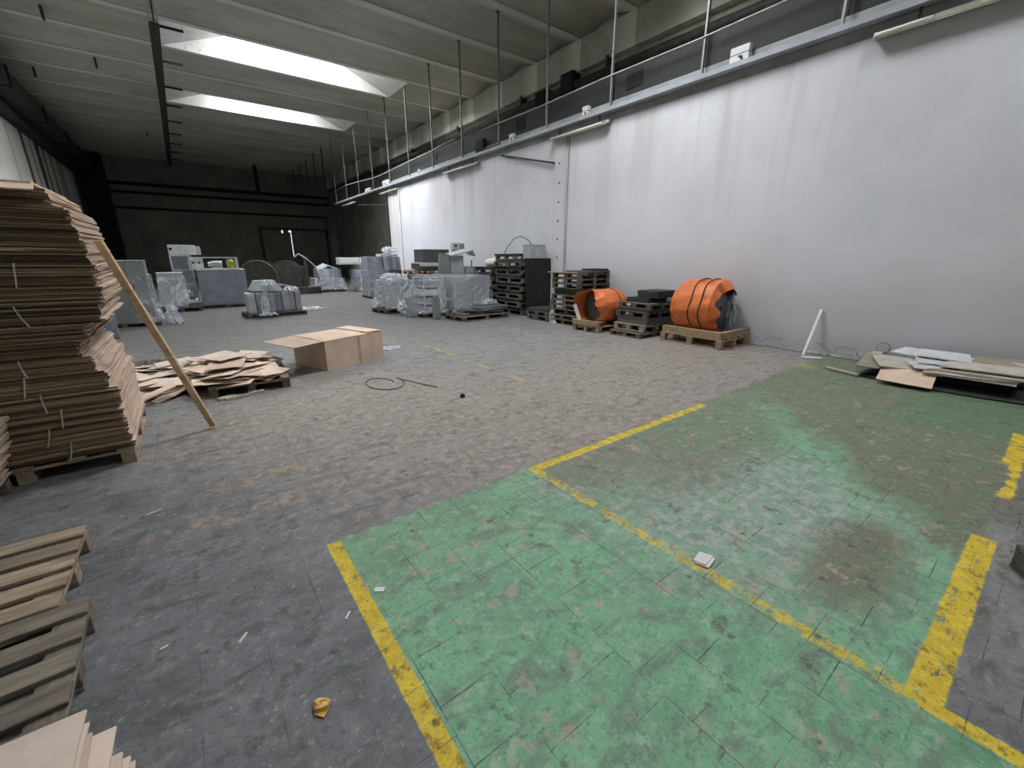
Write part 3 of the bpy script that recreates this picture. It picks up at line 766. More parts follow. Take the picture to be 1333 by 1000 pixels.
# ================================================================== PALLETS
PAL = {}
def pallet(label, x, y, z=0.0, rz=0.0, L=1.2, W=0.8, h=0.144, mat='wood_m', group=None, nb=5, name='pallet'):
    """wooden pallet, deck boards running along local x; origin at the middle of its base"""
    key = (L, W, h, mat, nb)
    if key in PAL:
        o = copy_tree(PAL[key])
    else:
        o = thing(name, None, None)
        bt = 0.022; bw = min(0.118, W / nb * 0.76)
        for i in range(nb):
            yy = -W / 2 + bw / 2 + i * (W - bw) / (nb - 1)
            kid(MB().box((0, 0, 0), (L, bw, bt), None, 0.003), 'deck_board', mat, o, loc=(0, yy, h - bt / 2), rot=(0, 0, rnd.uniform(-0.006, 0.006)))
        for i in range(3):
            xx = -L / 2 + 0.06 + i * (L - 0.12) / 2
            kid(MB().box((0, 0, 0), (W - 0.004, 0.12, bt), None, 0.003), 'stringer_board', mat, o, loc=(xx, 0, h - 1.5 * bt - 0.0005), rot=(0, 0, R(90)))
            for j in range(3):
                yy = -W / 2 + 0.055 + j * (W - 0.11) / 2
                kid(MB().box((0, 0, 0), (0.12, 0.10, h - 3 * bt - 0.002), None, 0.004), 'block', mat, o, loc=(xx, yy, bt + (h - 3 * bt) / 2))
        for j in range(3):
            yy = -W / 2 + 0.055 + j * (W - 0.11) / 2
            kid(MB().box((0, 0, 0), (L, 0.10, bt), None, 0.003), 'bottom_board', mat, o, loc=(0, yy, bt / 2))
        PAL[key] = o
    o.location = (x, y, z); o.rotation_euler = (0, 0, rz)
    o.name = name
    for k in ('label', 'category', 'group'):
        if k in o: del o[k]
    return tag(o, label, 'pallet', group)

# two pallets lying at the left edge
pallet('light brown pallet on the floor at the left edge, the farther of the two', -1.365, 3.02, 0, 0, 1.2, 0.80, 0.144, 'wood_m')
pallet('grey weathered pallet on the floor at the left edge, the nearer of the two', -1.24, 2.17, 0, R(1.5), 1.2, 0.84, 0.144, 'wood_g')

# ================================================================== CARDBOARD
def sheet_mesh(w, d, t, droop, seed, mats=('card', 'card_d'), nx=10):
    """one folded carton: a thin bent slab whose right end is ragged"""
    r = random.Random(seed)
    mb = MB(); bm = mb.bm
    ny = 6
    top, bot = [], []
    rag = [r.uniform(-0.018, 0.0) for _ in range(ny + 1)]
    for i in range(nx + 1):
        ta, tb = [], []
        for j in range(ny + 1):
            x = -w + w * i / nx
            if i == nx: x += rag[j]
            y = d * j / ny
            u = i / nx
            z = -droop * max(0, (u - 0.55) / 0.45) ** 2 + 0.0006 * math.sin(5 * u + seed)
            ta.append(bm.verts.new((x, y, z + t))); tb.append(bm.verts.new((x, y, z)))
        top.append(ta); bot.append(tb)
    for i in range(nx):
        for j in range(ny):
            bm.faces.new((top[i][j], top[i + 1][j], top[i + 1][j + 1], top[i][j + 1]))
            bm.faces.new((bot[i][j], bot[i][j + 1], bot[i + 1][j + 1], bot[i + 1][j]))
    for i in range(nx):
        for j in (0, ny):
            f = bm.faces.new((bot[i][j], bot[i + 1][j], top[i + 1][j], top[i][j])); f.material_index = 1
    for j in range(ny):
        for i in (0, nx):
            bm.faces.new((bot[i][j], bot[i][j + 1], top[i][j + 1], top[i][j]))
    return mb

SHEETS = {}
def bundle(label, x, y, z, n, w, d, t, droop, seed, cordx, group, tilt=0.0, jx=0.03, fan=0.0, gap=0.003, mats=('card', 'card_d'), name='cardboard_bundle', rz=0.0, yfan=0.0):
    """tied bundle of folded cartons; x, y is its right front lower corner"""
    r = random.Random(seed)
    b = thing(name, label, 'cardboard', (x, y, z), rz, group)
    b.rotation_euler = (0.012, tilt, rz)
    zz = 0.0
    for i in range(n):
        key = (round(w, 2), round(d, 2), t, round(droop, 3), (seed + i) % 4, mats)
        if key not in SHEETS:
            s = sheet_mesh(w, d, t, droop, (seed + i) % 4).build('carton', list(mats), b)
            SHEETS[key] = s
        else:
            s = SHEETS[key].copy(); COL.objects.link(s); s.parent = b
        s.name = 'carton'
        s.location = (r.uniform(-jx, jx * 0.5) + fan * (1 - i / n), r.uniform(-0.012, 0.018) - yfan * (1 - i / n), zz)
        s.rotation_euler = (0, 0, r.uniform(-0.008, 0.008))
        zz += t + 0.0012 + gap * r.uniform(0.0, 1.6)
    if cordx is not None:
        c = MB()
        dx = r.uniform(-0.05, 0.05)
        c.tube([(cordx, -0.02, -0.002), (cordx + dx * 0.6, -0.026, zz * 0.5), (cordx + dx, -0.02, zz + 0.002), (cordx + dx, 0.05, zz + 0.003)], 0.0055, 5)
        c.build('cord', 'cord', b)
    return zz

pallet('pallet under the tall stack of folded cartons', -1.30, 5.46, 0, R(90), 1.44, 1.36, 0.144, 'wood_m')
z = 0.146
# (sheets, right end x, front y, tilt, droop, cord x)
LOW = [(9, -0.60, 4.74, 0, 0.006, -0.42), (9, -0.62, 4.73, 0, 0.006, -0.50), (9, -0.62, 4.72, 0, 0.006, -0.38), (9, -0.61, 4.73, 0, 0.006, -0.45), (9, -0.65, 4.73, 0, 0.006, -0.50), (8, -0.70, 4.74, 0, 0.006, -0.40)]
UP = [(8, -0.76, 4.72, 0, 0.006, None), (8, -0.70, 4.71, 0, 0.006, -0.50), (9, -0.58, 4.72, 0, 0.006, -0.42), (9, -0.54, 4.72, 0, 0.006, None), (10, -0.55, 4.73, 0, 0.006, -0.45), (9, -0.565, 4.74, 0, 0.006, None), (9, -0.585, 4.76, 0, 0.006, None), (8, -0.62, 4.78, 0, 0.006, None), (8, -0.70, 4.80, 0, 0.006, None)]
tot = LOW + UP
nm = ['lowest', 'second', 'third', 'fourth', 'fifth', 'sixth', 'seventh', 'eighth', 'ninth', 'tenth', 'eleventh', 'twelfth', 'thirteenth', 'fourteenth', 'topmost']
for i, (n, xr, yf, tl, dr, cx) in enumerate(tot):
    lab = ('tied bundle of brown cartons, ' + nm[i] + (' from the bottom' if 0 < i < 14 else '') + ' of the tall stack')
    h = bundle(lab, xr, yf, z, n, 1.45, 1.40, 0.0125, dr, i * 3 + 1, cx, 'carton bundles of the tall stack', jx=0.018)
    z += h
# a loose carton on top whose front flap hangs over the edge
z += 0.016
t = thing('loose_carton', 'loose flat carton on top of the tall stack, its flap drooping over the front', 'cardboard', (-1.42, 5.45, z + 0.012), 0, None, (0.012, 0, 0))
kid(MB().box((0, 0, 0.006), (1.30, 1.30, 0.012)), 'sheet', 'card2', t, loc=(0, -0.05, 0))
kid(MB().box((0.02, -0.045, -0.018), (1.28, 0.11, 0.010)), 'drooping_flap', 'card2', t, loc=(0, -0.69, 0.02), rot=(R(34), 0, 0))

# a lower stack in front of it at the left edge
pallet('pallet under the low carton stack at the left edge', -2.12, 4.40, 0, 0, 1.5, 0.62, 0.144, 'wood_g')
z = 0.146
for i, (n, xr) in enumerate(((10, -1.30), (10, -1.26), (8, -1.24))):
    z += bundle('short bundle of folded cartons at the left edge before the tall stack, ' + ['lowest', 'middle', 'top'][i] + ' of three', xr, 4.16, z, n, 1.5, 0.50, 0.0125, 0.004, 20 + i, None, 'carton bundles of the low stack', 0, 0.02, -0.04, mats=('card', 'card_d')) + 0.001

# torn bundle in the bottom left corner, on a third pallet
pallet('grey pallet under the torn cardboard in the bottom left corner', -1.10, 1.22, 0, 0, 1.2, 0.80, 0.144, 'wood_g')
bundle('torn bundle of flat cardboard in the bottom left corner on a grey pallet', -0.50, 0.80, 0.146, 14, 1.0, 0.86, 0.009, 0.012, 40, None, None, 0, 0.03, 0.13, 0.003, ('card3', 'card_d'), yfan=0.24)

# leaning plank
t = Vector((-0.035, 5.25, 0.0)); tp = Vector((-0.52, 4.98, 1.865))
pl = MB(); L = (tp - t).length
pl.box((0, 0, L / 2), (0.072, 0.024, L), None, 0.003)
dv = (tp - t).normalized()
xax = Vector((0.80, -0.62, 0.0)); xax = (xax - dv * xax.dot(dv)).normalized(); yax = dv.cross(xax)
o = pl.build('wooden_plank', 'board')
o.matrix_world = Matrix.Translation(t + Vector((0, 0, 0.02))) @ Matrix((xax, yax, dv)).transposed().to_4x4()
tag(o, 'pale pine plank leaning against the tall stack of cartons', 'plank')

# open carton box
bx = thing('carton_box', 'big brown carton box with an open flap, lying in the aisle', 'box', (1.571, 6.972, 0), math.atan2(0.403, 1.08))
BW, BD, BH = 1.153, 0.895, 0.475
th = 0.008
kid(MB().b2(0, BW, 0, th, 0, BH), 'side_panel', 'card2', bx)
kid(MB().b2(0, BW, BD - th, BD, 0, BH), 'side_panel', 'card2', bx)
kid(MB().b2(0, th, th, BD - th, 0, BH), 'end_panel', 'card2', bx)
kid(MB().b2(BW - th, BW, th, BD - th, 0, BH), 'end_panel', 'card2', bx)
kid(MB().b2(th, BW - th, th, BD - th, 0, th), 'base_panel', 'card2', bx)
f = kid(MB().b2(0, BW * 0.995, -0.002, BD * 0.49, 0, th), 'top_flap', 'card2', bx); f.location = (0, 0, BH + 0.001); f.rotation_euler = (R(2), 0, 0)
f = kid(MB().b2(0, BW * 0.995, -BD * 0.50, 0, 0, th), 'top_flap', 'card2', bx); f.location = (0, BD, BH + 0.003); f.rotation_euler = (R(-1.5), 0, 0)
f = kid(MB().b2(0, 0.30, 0.01, BD - 0.01, 0, th), 'top_flap', 'card2', bx); f.location = (BW - 0.32, 0, BH + 0.026)
f = kid(MB().b2(-0.50, 0, 0.0, BD, 0, th), 'open_flap', 'card', bx); f.location = (0, 0, BH); f.rotation_euler = (0, R(-2), 0)
kid(MB().b2(BW * 0.53, BW * 0.58, -0.002, 0.0, 0.0, BH), 'tape_strip', 'tape', bx)

# heap of torn cardboard on a low pallet
pallet('dark pallet under the heap of torn cardboard', 0.50, 7.06, 0, R(86), 1.30, 0.95, 0.144, 'wood_g')
pallet('dark pallet half hidden under the left end of the cardboard heap', -0.72, 8.3, 0, R(80), 1.2, 0.8, 0.144, 'wood_d')
def scrap(name, label, cat, x, y, z, w, d, rot, mat, seed, group=None, t=0.006, n=7):
    r = random.Random(seed)
    base = [(-w / 2, -d / 2), (w / 2, -d / 2), (w / 2, d / 2), (-w / 2, d / 2)]
    base = [(p[0] * r.uniform(0.86, 1.0), p[1] * r.uniform(0.86, 1.0)) for p in base]
    pts = []
    for i in range(4):
        p, q = base[i], base[(i + 1) % 4]
        pts.append(p)
        if n > 4:
            torn = r.random() < (0.22 * (n - 4))
            for f in (0.3, 0.55, 0.8):
                j = r.uniform(-0.10, 0.02) * min(w, d) if torn else 0.0
                m = (p[0] + (q[0] - p[0]) * f, p[1] + (q[1] - p[1]) * f)
                L = math.hypot(*m) + 1e-6
                pts.append((m[0] * (1 + j / L), m[1] * (1 + j / L)))
    o = MB().prism(pts, -t / 2, t / 2).build(name, mat, None)
    o.location = (x, y, z); o.rotation_euler = rot
    return tag(o, label, cat, group)
rc = random.Random(77)
HG = 'torn cardboard of the heap'
for i in range(46):
    u, v = rc.random(), rc.random()
    x = 0.0 + 0.74 * u; y = 6.55 + 1.15 * v
    ctr = 1 - max(abs(u - 0.45), abs(v - 0.5)) * 1.2
    z = 0.155 + (i / 46.0) * 0.30 * max(0.2, ctr)
    w, d_ = rc.uniform(0.35, 0.7), rc.uniform(0.3, 0.6)
    scrap('cardboard_sheet', 'torn flat cardboard sheet heaped on the low pallet left of the open carton', 'cardboard', x, y, z, w, d_, (rc.uniform(-0.14, 0.14), rc.uniform(-0.14, 0.14), rc.uniform(0, 3)), rc.choice(['card3', 'card3', 'card3', 'card2']), 100 + i, HG, 0.007, rc.choice([5, 6, 7]))
for i in range(26):
    u = rc.random(); v = rc.random()
    x = -0.85 + 0.75 * u; y = 6.75 + 1.9 * v
    z = 0.03 + 0.22 * (i / 26.0) * (1 - abs(v - 0.5)) + 0.02
    scrap('cardboard_sheet', 'torn cardboard sheet slid off the heap behind the leaning plank', 'cardboard', x, y, z, rc.uniform(0.3, 0.65), rc.uniform(0.25, 0.5), (rc.uniform(-0.12, 0.12), rc.uniform(-0.12, 0.12) , rc.uniform(0, 3)), rc.choice(['card3', 'card2', 'card3']), 200 + i, 'cardboard slid off the heap', 0.007, rc.choice([5, 6]))
for i, (x, y, rz) in enumerate(((-0.42, 6.75, 0.6), (-0.30, 6.9, 0.75), (-0.2, 7.0, 0.7), (-0.52, 6.62, 0.4))):
    scrap('cardboard_strip', 'pale cut cardboard strip on the floor at the foot of the heap', 'cardboard', x, y, 0.05 + 0.03 * i, 0.42, 0.12, (0.15, -0.25, rz), 'card2', 300 + i, 'cardboard strips by the heap', 0.02, 4)
for i, (x, y, rz, l) in enumerate(((0.30, 6.33, 0.35, 0.34), (0.46, 6.38, 0.3, 0.26), (0.16, 6.36, 0.5, 0.22))):
    tag(MB().box((0, 0, 0.017), (l, 0.06, 0.034), None, 0.006).build('wood_offcut', 'lath', loc=(x, y - 0.04, 0), rot=(0, 0, rz)), 'pale wood offcut on the floor before the cardboard heap, ' + ['middle', 'right', 'left'][i] + ' of three', 'offcut')

# ================================================================== MACHINE CABINETS AND WRAPPED LOADS
def film_shell(parent, x0, x1, y0, y1, z0, z1, seed, mat='film', flare=0.05, name='stretch_film', top=True, bulge=0.025):
    r = random.Random(seed)
    cx, cy = (x0 + x1) / 2, (y0 + y1) / 2
    hx, hy = (x1 - x0) / 2 + 0.012, (y1 - y0) / 2 + 0.012
    nx = max(4, int((x1 - x0) / 0.11)); ny = max(4, int((y1 - y0) / 0.11)); nz = max(4, int((z1 - z0) / 0.11))
    per = []
    for i in range(nx): per.append((-1 + 2 * i / nx, -1))
    for i in range(ny): per.append((1, -1 + 2 * i / ny))
    for i in range(nx): per.append((1 - 2 * i / nx, 1))
    for i in range(ny): per.append((-1, 1 - 2 * i / ny))
    mb = MB(); bm = mb.bm
    rings = []
    for k in range(nz + 1):
        z = z0 + (z1 - z0) * k / nz
        ring = []
        for (a, b) in per:
            q = r.uniform(0, bulge) + (flare * (1 - k / nz) ** 3 * r.uniform(0, 1.4))
            jz = r.uniform(-0.03, 0.03) if k == 0 else (r.uniform(0, 0.012))
            ring.append(bm.verts.new((cx + a * hx + a * q, cy + b * hy + b * q, max(0.004, z + jz) if k == 0 else z + jz)))
        rings.append(ring)
    n = len(per)
    for k in range(nz):
        for i in range(n):
            bm.faces.new((rings[k][i], rings[k][(i + 1) % n], rings[k + 1][(i + 1) % n], rings[k + 1][i]))
    if top:
        inner = []
        for (a, b) in per:
            inner.append(bm.verts.new((cx + a * hx * 0.6, cy + b * hy * 0.6, z1 + r.uniform(0.008, 0.04))))
        for i in range(n):
            bm.faces.new((rings[nz][i], rings[nz][(i + 1) % n], inner[(i + 1) % n], inner[i]))
        bm.faces.new(inner)
    return mb.build(name, mat, parent)

def film_clump(parent, x, y, z, rx, ry, rz_, seed, name='film_bunch', mat='film_d'):
    r = random.Random(seed)
    ph = [r.uniform(0, 6.28) for _ in range(8)]
    def f(u, v):
        a = u * 2 * math.pi; b = -0.48 * math.pi + v * math.pi * 0.96
        k = 1 + 0.22 * math.sin(5 * a + ph[0] + 3 * b) + 0.16 * math.sin(9 * a - 5 * b + ph[1]) + 0.12 * math.sin(13 * b + ph[2] + 2 * a) + r.uniform(-0.12, 0.12)
        return (x + rx * k * math.cos(a) * math.cos(b), y + ry * k * math.sin(a) * math.cos(b), max(0.003, z + rz_ * k * math.sin(b)))
    mb = MB().grid(f, 22, 12, True)
    return mb.build(name, mat, parent)

def cabinet(label, x0, x1, y0, y1, z0, z1, doors=2, mat='cab2', cat='cabinet', group=None, rz=0, face='y', handle=True, lid=True, name='steel_cabinet'):
    w, d, h = x1 - x0, y1 - y0, z1 - z0
    t = thing(name, label, cat, ((x0 + x1) / 2, (y0 + y1) / 2, z0), rz, group)
    kid(MB().box((0, 0, h / 2), (w, d, h), None, 0.006), 'body', mat, t)
    for i in range(doors):
        dw = w / doors
        dr = kid(MB().box((-w / 2 + dw * (i + 0.5), -d / 2 - 0.008, h / 2), (dw - 0.02, 0.016, h - 0.04), None, 0.004), 'door', mat, t)
        if handle:
            s = 1 if i % 2 == 0 else -1
            kid(MB().box((-w / 2 + dw * (i + 0.5) + s * (dw / 2 - 0.07), -d / 2 - 0.024, h * 0.58), (0.03, 0.02, min(0.12, h * 0.16)), None, 0.004), 'handle', 'black', dr)
    if lid:
        kid(MB().box((0, -0.005, h + 0.008), (w + 0.02, d + 0.03, 0.016), None, 0.003), 'top_edge', 'pale', t)
    return t

# --- big grey green cabinet behind the leaning plank
pallet('dark low pallet under the big grey green cabinet', -1.45, 15.12, 0, 0, 1.45, 1.05, 0.10, 'wood_d')
cb = cabinet('big grey green cabinet with four tall doors behind the leaning plank', -2.25, -0.80, 14.62, 15.70, 0.101, 1.66, 4, 'cab')
film_shell(cb, 0.40, 0.76, -0.56, 0.56, 0.0, 1.2, 3, 'film', 0.1)
fb = thing('film_bundle', 'crumpled clear film at the right foot of the big grey green cabinet', 'plastic film', (-0.42, 14.80, 0))
film_clump(fb, -0.02, 0, 0.24, 0.12, 0.18, 0.24, 4)
film_clump(fb, 0.06, -0.08, 0.08, 0.12, 0.12, 0.09, 5, 'film_tail')
t = thing('sheet_metal_unit', 'pale blue grey sheet panel standing before the big cabinet by the carton stack', 'panel', (-1.55, 12.9, 0), R(5))
kid(MB().box((0, 0, 0.27), (0.28, 0.36, 0.54), None, 0.01), 'casing', 'cab3', t)
kid(MB().box((0, -0.185, 0.27), (0.25, 0.012, 0.48), None, 0.004), 'cover', 'cab3', t)

# --- low wrapped load and slabs behind the cabinet
pallet('low pallet right behind the big grey green cabinet', -0.25, 18.3, 0, 0, 1.1, 0.9, 0.12, 'wood_d')
cb = cabinet('light grey steel unit half wrapped in film right behind the big cabinet', -0.72, -0.05, 17.95, 18.75, 0.121, 1.25, 1, 'cab2', handle=False)
film_shell(cb, -0.34, 0.34, -0.42, 0.42, 0.1, 1.0, 7, 'film_d')
t = thing('steel_plate', 'dark steel plates piled flat beside the film wrapped unit', 'plate', (0.12, 18.3, 0.121))
kid(MB().b2(-0.14, 0.16, -0.4, 0.4, 0, 0.16), 'plate', 'slab2', t); kid(MB().b2(-0.13, 0.10, -0.4, 0.3, 0.165, 0.26), 'plate', 'pale', t); kid(MB().b2(-0.13, 0.05, -0.36, 0.3, 0.265, 0.36), 'plate', 'slab2', t)

# --- open frame rack and wide cabinet
pallet('low pallet under the wide blue grey cabinet', 1.05, 19.1, 0, 0, 1.65, 1.1, 0.11, 'wood_g')
cabinet('wide blue grey cabinet on a low pallet beside the open rack', 0.36, 1.80, 18.62, 19.5, 0.111, 1.32, 1, 'cab3', handle=False)
def rack(label, x0, x1, y0, y1, z0, levels, mat='pale', w=0.045):
    t = thing('frame_rack', label, 'rack', ((x0 + x1) / 2, (y0 + y1) / 2, z0))
    X, Y = (x1 - x0) / 2, (y1 - y0) / 2
    for sx in (-1, 1):
        for sy in (-1, 1):
            kid(MB().b2(sx * X - w / 2, sx * X + w / 2, sy * Y - w / 2, sy * Y + w / 2, 0, levels[-1]), 'post', mat, t)
    for z in levels:
        kid(MB().b2(-X, X, -Y - w / 2, -Y + w / 2, z - w, z).b2(-X, X, Y - w / 2, Y + w / 2, z - w, z).b2(-X - w / 2, -X + w / 2, -Y, Y, z - w, z).b2(X - w / 2, X + w / 2, -Y, Y, z - w, z), 'shelf_frame', mat, t)
    return t
pallet('low pallet under the open steel rack', 0.0, 20.0, 0, 0, 1.0, 1.0, 0.11, 'wood_d')
rk = rack('open light grey steel frame rack left of the wide cabinet', -0.30, 0.28, 19.55, 20.4, 0.111, (0.12, 0.72, 1.22, 1.72))
kid(MB().b2(-0.26, 0.26, 0.36, 0.38, 0.1, 1.7), 'back_panel', 'cab3', rk)
t = thing('machine_part', 'small grey machine part standing low in the open rack', 'machine part', (0.0, 19.9, 0.232))
kid(MB().box((0, 0, 0.14), (0.3, 0.3, 0.28), None, 0.02), 'casing', 'cab2', t); kid(MB().tube([(0, 0, 0.28), (0, 0, 0.36)], 0.08, 10), 'spout', 'pale', t)
t = thing('control_box', 'pale control box with a dark knob on top of the open rack', 'box', (0.06, 19.95, 1.832))
kid(MB().box((0.02, 0, 0.17), (0.78, 0.6, 0.34), None, 0.008), 'casing', 'pale', t); kid(MB().tube([(-0.30, -0.30, 0.2), (-0.30, -0.33, 0.2)], 0.05, 10), 'knob', 'black', t); kid(MB().box((0.46, 0.1, 0.15), (0.22, 0.4, 0.30), None, 0.01), 'side_box', 'cab2', t)
rk = rack('open light steel frame standing on the wide cabinet', 0.20, 1.62, 18.7, 19.3, 1.338, (0.03, 0.42), 'pale', 0.035)
t = thing('switch_box', 'pale green switch box with dark buttons in the frame on the wide cabinet', 'box', (0.42, 18.95, 1.37))
kid(MB().box((0, 0, 0.17), (0.36, 0.3, 0.33), None, 0.01), 'casing', 'pale', t)
for q in (-0.1, 0.06): kid(MB().tube([(q, -0.15, 0.2), (q, -0.17, 0.2)], 0.03, 8), 'button', 'black', t)
t = thing('motor_unit', 'grey drum motor in the frame on the wide cabinet', 'motor', (1.0, 18.95, 1.37))
kid(MB().tube([(-0.18, 0, 0.14), (0.16, 0, 0.14)], 0.12, 14), 'drum', 'cab2', t); kid(MB().tube([(-0.26, 0, 0.14), (-0.18, 0, 0.14)], 0.08, 12), 'end_bell', 'pale', t); kid(MB().b2(-0.16, 0.14, -0.1, 0.1, 0, 0.03), 'foot', 'pale', t)
t = thing('plastic_drum', 'yellow plastic drum in the frame on the wide cabinet', 'drum', (1.42, 19.0, 1.37))
kid(MB().tube([(0, 0, 0), (0, 0, 0.22), (0, 0, 0.27), (0, 0, 0.30)], [0.12, 0.13, 0.11, 0.05], 14), 'body', 'yellow', t); kid(MB().tube([(0, 0, 0.30), (0, 0, 0.33)], 0.055, 12), 'cap', 'yellow', t)

# --- pallet of upright light panels
pallet('dark pallet under the row of upright grey panels', 2.08, 15.25, 0, R(4), 1.65, 1.05, 0.12, 'wood_d')
rp = random.Random(8)
x = 1.36
PG = 'upright grey panels on the dark pallet'
nmx = ['leftmost', 'second from the left', 'third from the left', 'fourth from the left', 'fifth from the left', 'sixth from the left', 'seventh from the left', 'rightmost']
for i in range(8):
    w = (0.20, 0.16, 0.17, 0.15, 0.22, 0.20, 0.16, 0.17)[i]; h = rp.uniform(0.58, 0.64)
    y = 14.82 + 0.07 * i + rp.uniform(-0.03, 0.03)
    t = thing('sheet_metal_unit', 'upright light grey cover panel on the dark pallet, ' + nmx[i] + ' of the row', 'panel', (x + w / 2, y + 0.3, 0.121), R(4 + rp.uniform(-3, 3)), PG)
    kid(MB().box((0, 0, h / 2), (w, 0.6, h), None, 0.012), 'casing', 'cab2' if i not in (1, 4) else 'cab3', t)
    kid(MB().box((0, -0.305, h - 0.05), (w * 0.9, 0.012, 0.05)), 'top_lip', 'pale', t)
    x += w + 0.012
t = thing('steel_hopper', 'light grey hopper with sloping sides lying on the upright panels', 'hopper', (1.92, 15.25, 0.775), R(8))
kid(MB().grid(lambda u, v: ((0.42 - 0.16 * v) * (1, 1, -1, -1)[int(u * 4) % 4] , (0.30 - 0.1 * v) * (-1, 1, 1, -1)[int(u * 4) % 4], 0.28 * v), 4, 1, True), 'body', 'cab2', t)
kid(MB().box((0, 0, 0.285), (0.54, 0.42, 0.02)), 'lid', 'pale', t)
t = thing('film_bundle', 'bright crumpled clear film on the hopper over the upright panels', 'plastic film', (1.98, 14.90, 0.92))
film_clump(t, 0, 0, 0.06, 0.15, 0.12, 0.1, 21)
t = thing('film_bundle', 'clear film lying on the right end of the upright panels', 'plastic film', (2.62, 15.1, 0.73))
film_clump(t, 0, 0, 0.05, 0.18, 0.2, 0.08, 22)
t = thing('sheet_metal_unit', 'blue grey cover lying slanted on the right of the upright panels', 'panel', (2.62, 15.55, 0.80), 0, None, (0, R(16), R(10)))
kid(MB().box((0, 0, 0.04), (0.5, 0.5, 0.05), None, 0.01), 'casing', 'cab3', t)
kid(MB().box((0, 0, 0.07), (0.4, 0.4, 0.012), None, 0.004), 'cover', 'pale', t)
t = thing('film_bundle', 'clear film hanging over the left corner of the upright panels', 'plastic film', (1.78, 14.78, 0.06))
film_clump(t, 0, -0.1, 0.26, 0.10, 0.05, 0.30, 23)
film_clump(t, 0.05, -0.14, 0.03, 0.22, 0.12, 0.05, 24, 'film_tail')
t = thing('film_scrap', 'white film scrap on the floor right of the upright panels', 'plastic film', (3.35, 16.1, 0))
film_clump(t, 0, 0, 0.03, 0.38, 0.32, 0.05, 25)
t = thing('film_scrap', 'pale film scrap on the floor right of the open carton', 'plastic film', (3.02, 8.05, 0))
film_clump(t, 0, 0, 0.010, 0.22, 0.16, 0.016, 26)

# --- dark reels and hose loops in the gloom by the far door
def ring(u, v, r1, r2): pass
def reel(label, x, y, r, w, rim, yaw):
    t = thing('cable_reel', label, 'reel', (x, y, 0), yaw, 'upright dark reels by the far door')
    for s in (-1, 1):
        kid(MB().tube([(0, s * w / 2 - 0.02, r), (0, s * w / 2 + 0.02, r)], r, 28), 'flange', 'dark', t)
        kid(MB().tube([(r * 0.97 * math.cos(a * math.pi / 14), s * (w / 2 + 0.02), r + r * 0.97 * math.sin(a * math.pi / 14)) for a in range(28)], 0.022, 6, True), 'rim', rim, t)
    kid(MB().tube([(0, -w / 2, r), (0, w / 2, r)], r * 0.6, 20), 'core', 'black', t)
reel('dark upright reel with yellowish rim behind the wide cabinet', 2.75, 22.5, 0.82, 0.5, 'yellow_dull', R(-25))
reel('dark upright reel with dull rim behind the row of upright panels', 4.15, 24.2, 0.80, 0.5, 'dark', R(-25))
t = thing('hose_loop', 'pale hose loop hanging on a dark stand by the far door', 'hose', (5.0, 23.0, 0))
kid(MB().tube([(-0.65, 0, 1.75), (-0.45, 0, 1.9), (-0.1, 0, 1.65), (0.25, 0, 1.3), (0.35, 0, 0.95), (0.3, 0, 0.6), (0.1, 0, 0.35)], 0.035, 8), 'hose', 'under', t, smooth=True)
kid(MB().tube([(0.3, 0, 1.0), (0.9, 0.1, 0.85), (0.85, 0.1, 0.6), (0.3, 0, 0.42), (-0.2, 0, 0.35)], 0.03, 8), 'hose_tail', 'under', t, smooth=True)
kid(MB().b2(-0.7, 0.4, 0.1, 0.6, 0, 0.33).b2(-0.2, -0.1, 0.3, 0.4, 0.33, 1.85), 'stand', 'dark', t)
t = thing('waste_bin', 'dark green grey bin beside the far wrapped loads', 'bin', (5.1, 26.4, 0))
kid(MB().box((0, 0, 0.6), (0.9, 0.8, 1.2), None, 0.03), 'body', 'panel', t); kid(MB().box((0, 0, 1.23), (0.96, 0.86, 0.06), None, 0.01), 'lid', 'dark', t)

# --- far wrapped loads before the dark recess
pallet('dark pallet under the leftmost far wrapped load', 6.05, 24.35, 0, 0, 1.5, 1.1, 0.10, 'wood_d')
t = thing('wrapped_load', 'leftmost of the far blue grey wrapped loads, in two tiers', 'wrapped load', (6.05, 24.35, 0.101))
kid(MB().box((0.0, 0, 0.29), (1.42, 1.0, 0.58), None, 0.01), 'lower_unit', 'cab2', t)
for i in range(3): kid(MB().box((-0.5 + 0.47 * i, -0.515, 0.29), (0.44, 0.03, 0.52), None, 0.005), 'front_panel', 'cab3', t)
for i in range(4): kid(MB().box((-0.42 + 0.30 * i, -0.05, 0.83), (0.29, 0.8, 0.48), None, 0.008), 'upper_unit', ('cab3', 'cab2', 'cab3', 'cab')[i], t)
kid(MB().box((-0.25, -0.1, 1.15), (0.5, 0.5, 0.05), (R(20), R(-28), 0), 0.005), 'loose_cover', 'cab3', t)
kid(MB().box((0.30, -0.1, 1.15), (0.6, 0.55, 0.05), (R(8), R(20), 0), 0.005), 'loose_cover', 'cab', t)
film_shell(t, -0.73, 0.73, -0.54, 0.52, -0.06, 0.62, 31, 'film', 0.12, top=False)
pallet('dark pallet under the second far wrapped load', 7.78, 23.4, 0, 0, 1.25, 1.1, 0.10, 'wood_m')
t = thing('wrapped_load', 'second far wrapped load with a round lug on its front', 'wrapped load', (7.78, 23.4, 0.101))
kid(MB().box((0, 0, 0.30), (1.15, 1.0, 0.60), None, 0.01), 'lower_unit', 'cab', t)
kid(MB().box((0, 0, 0.82), (1.2, 1.05, 0.40), None, 0.01), 'upper_unit', 'cab3', t)
kid(MB().box((0, 0.1, 1.16), (1.1, 0.9, 0.24), None, 0.01), 'top_unit', 'slab2', t)
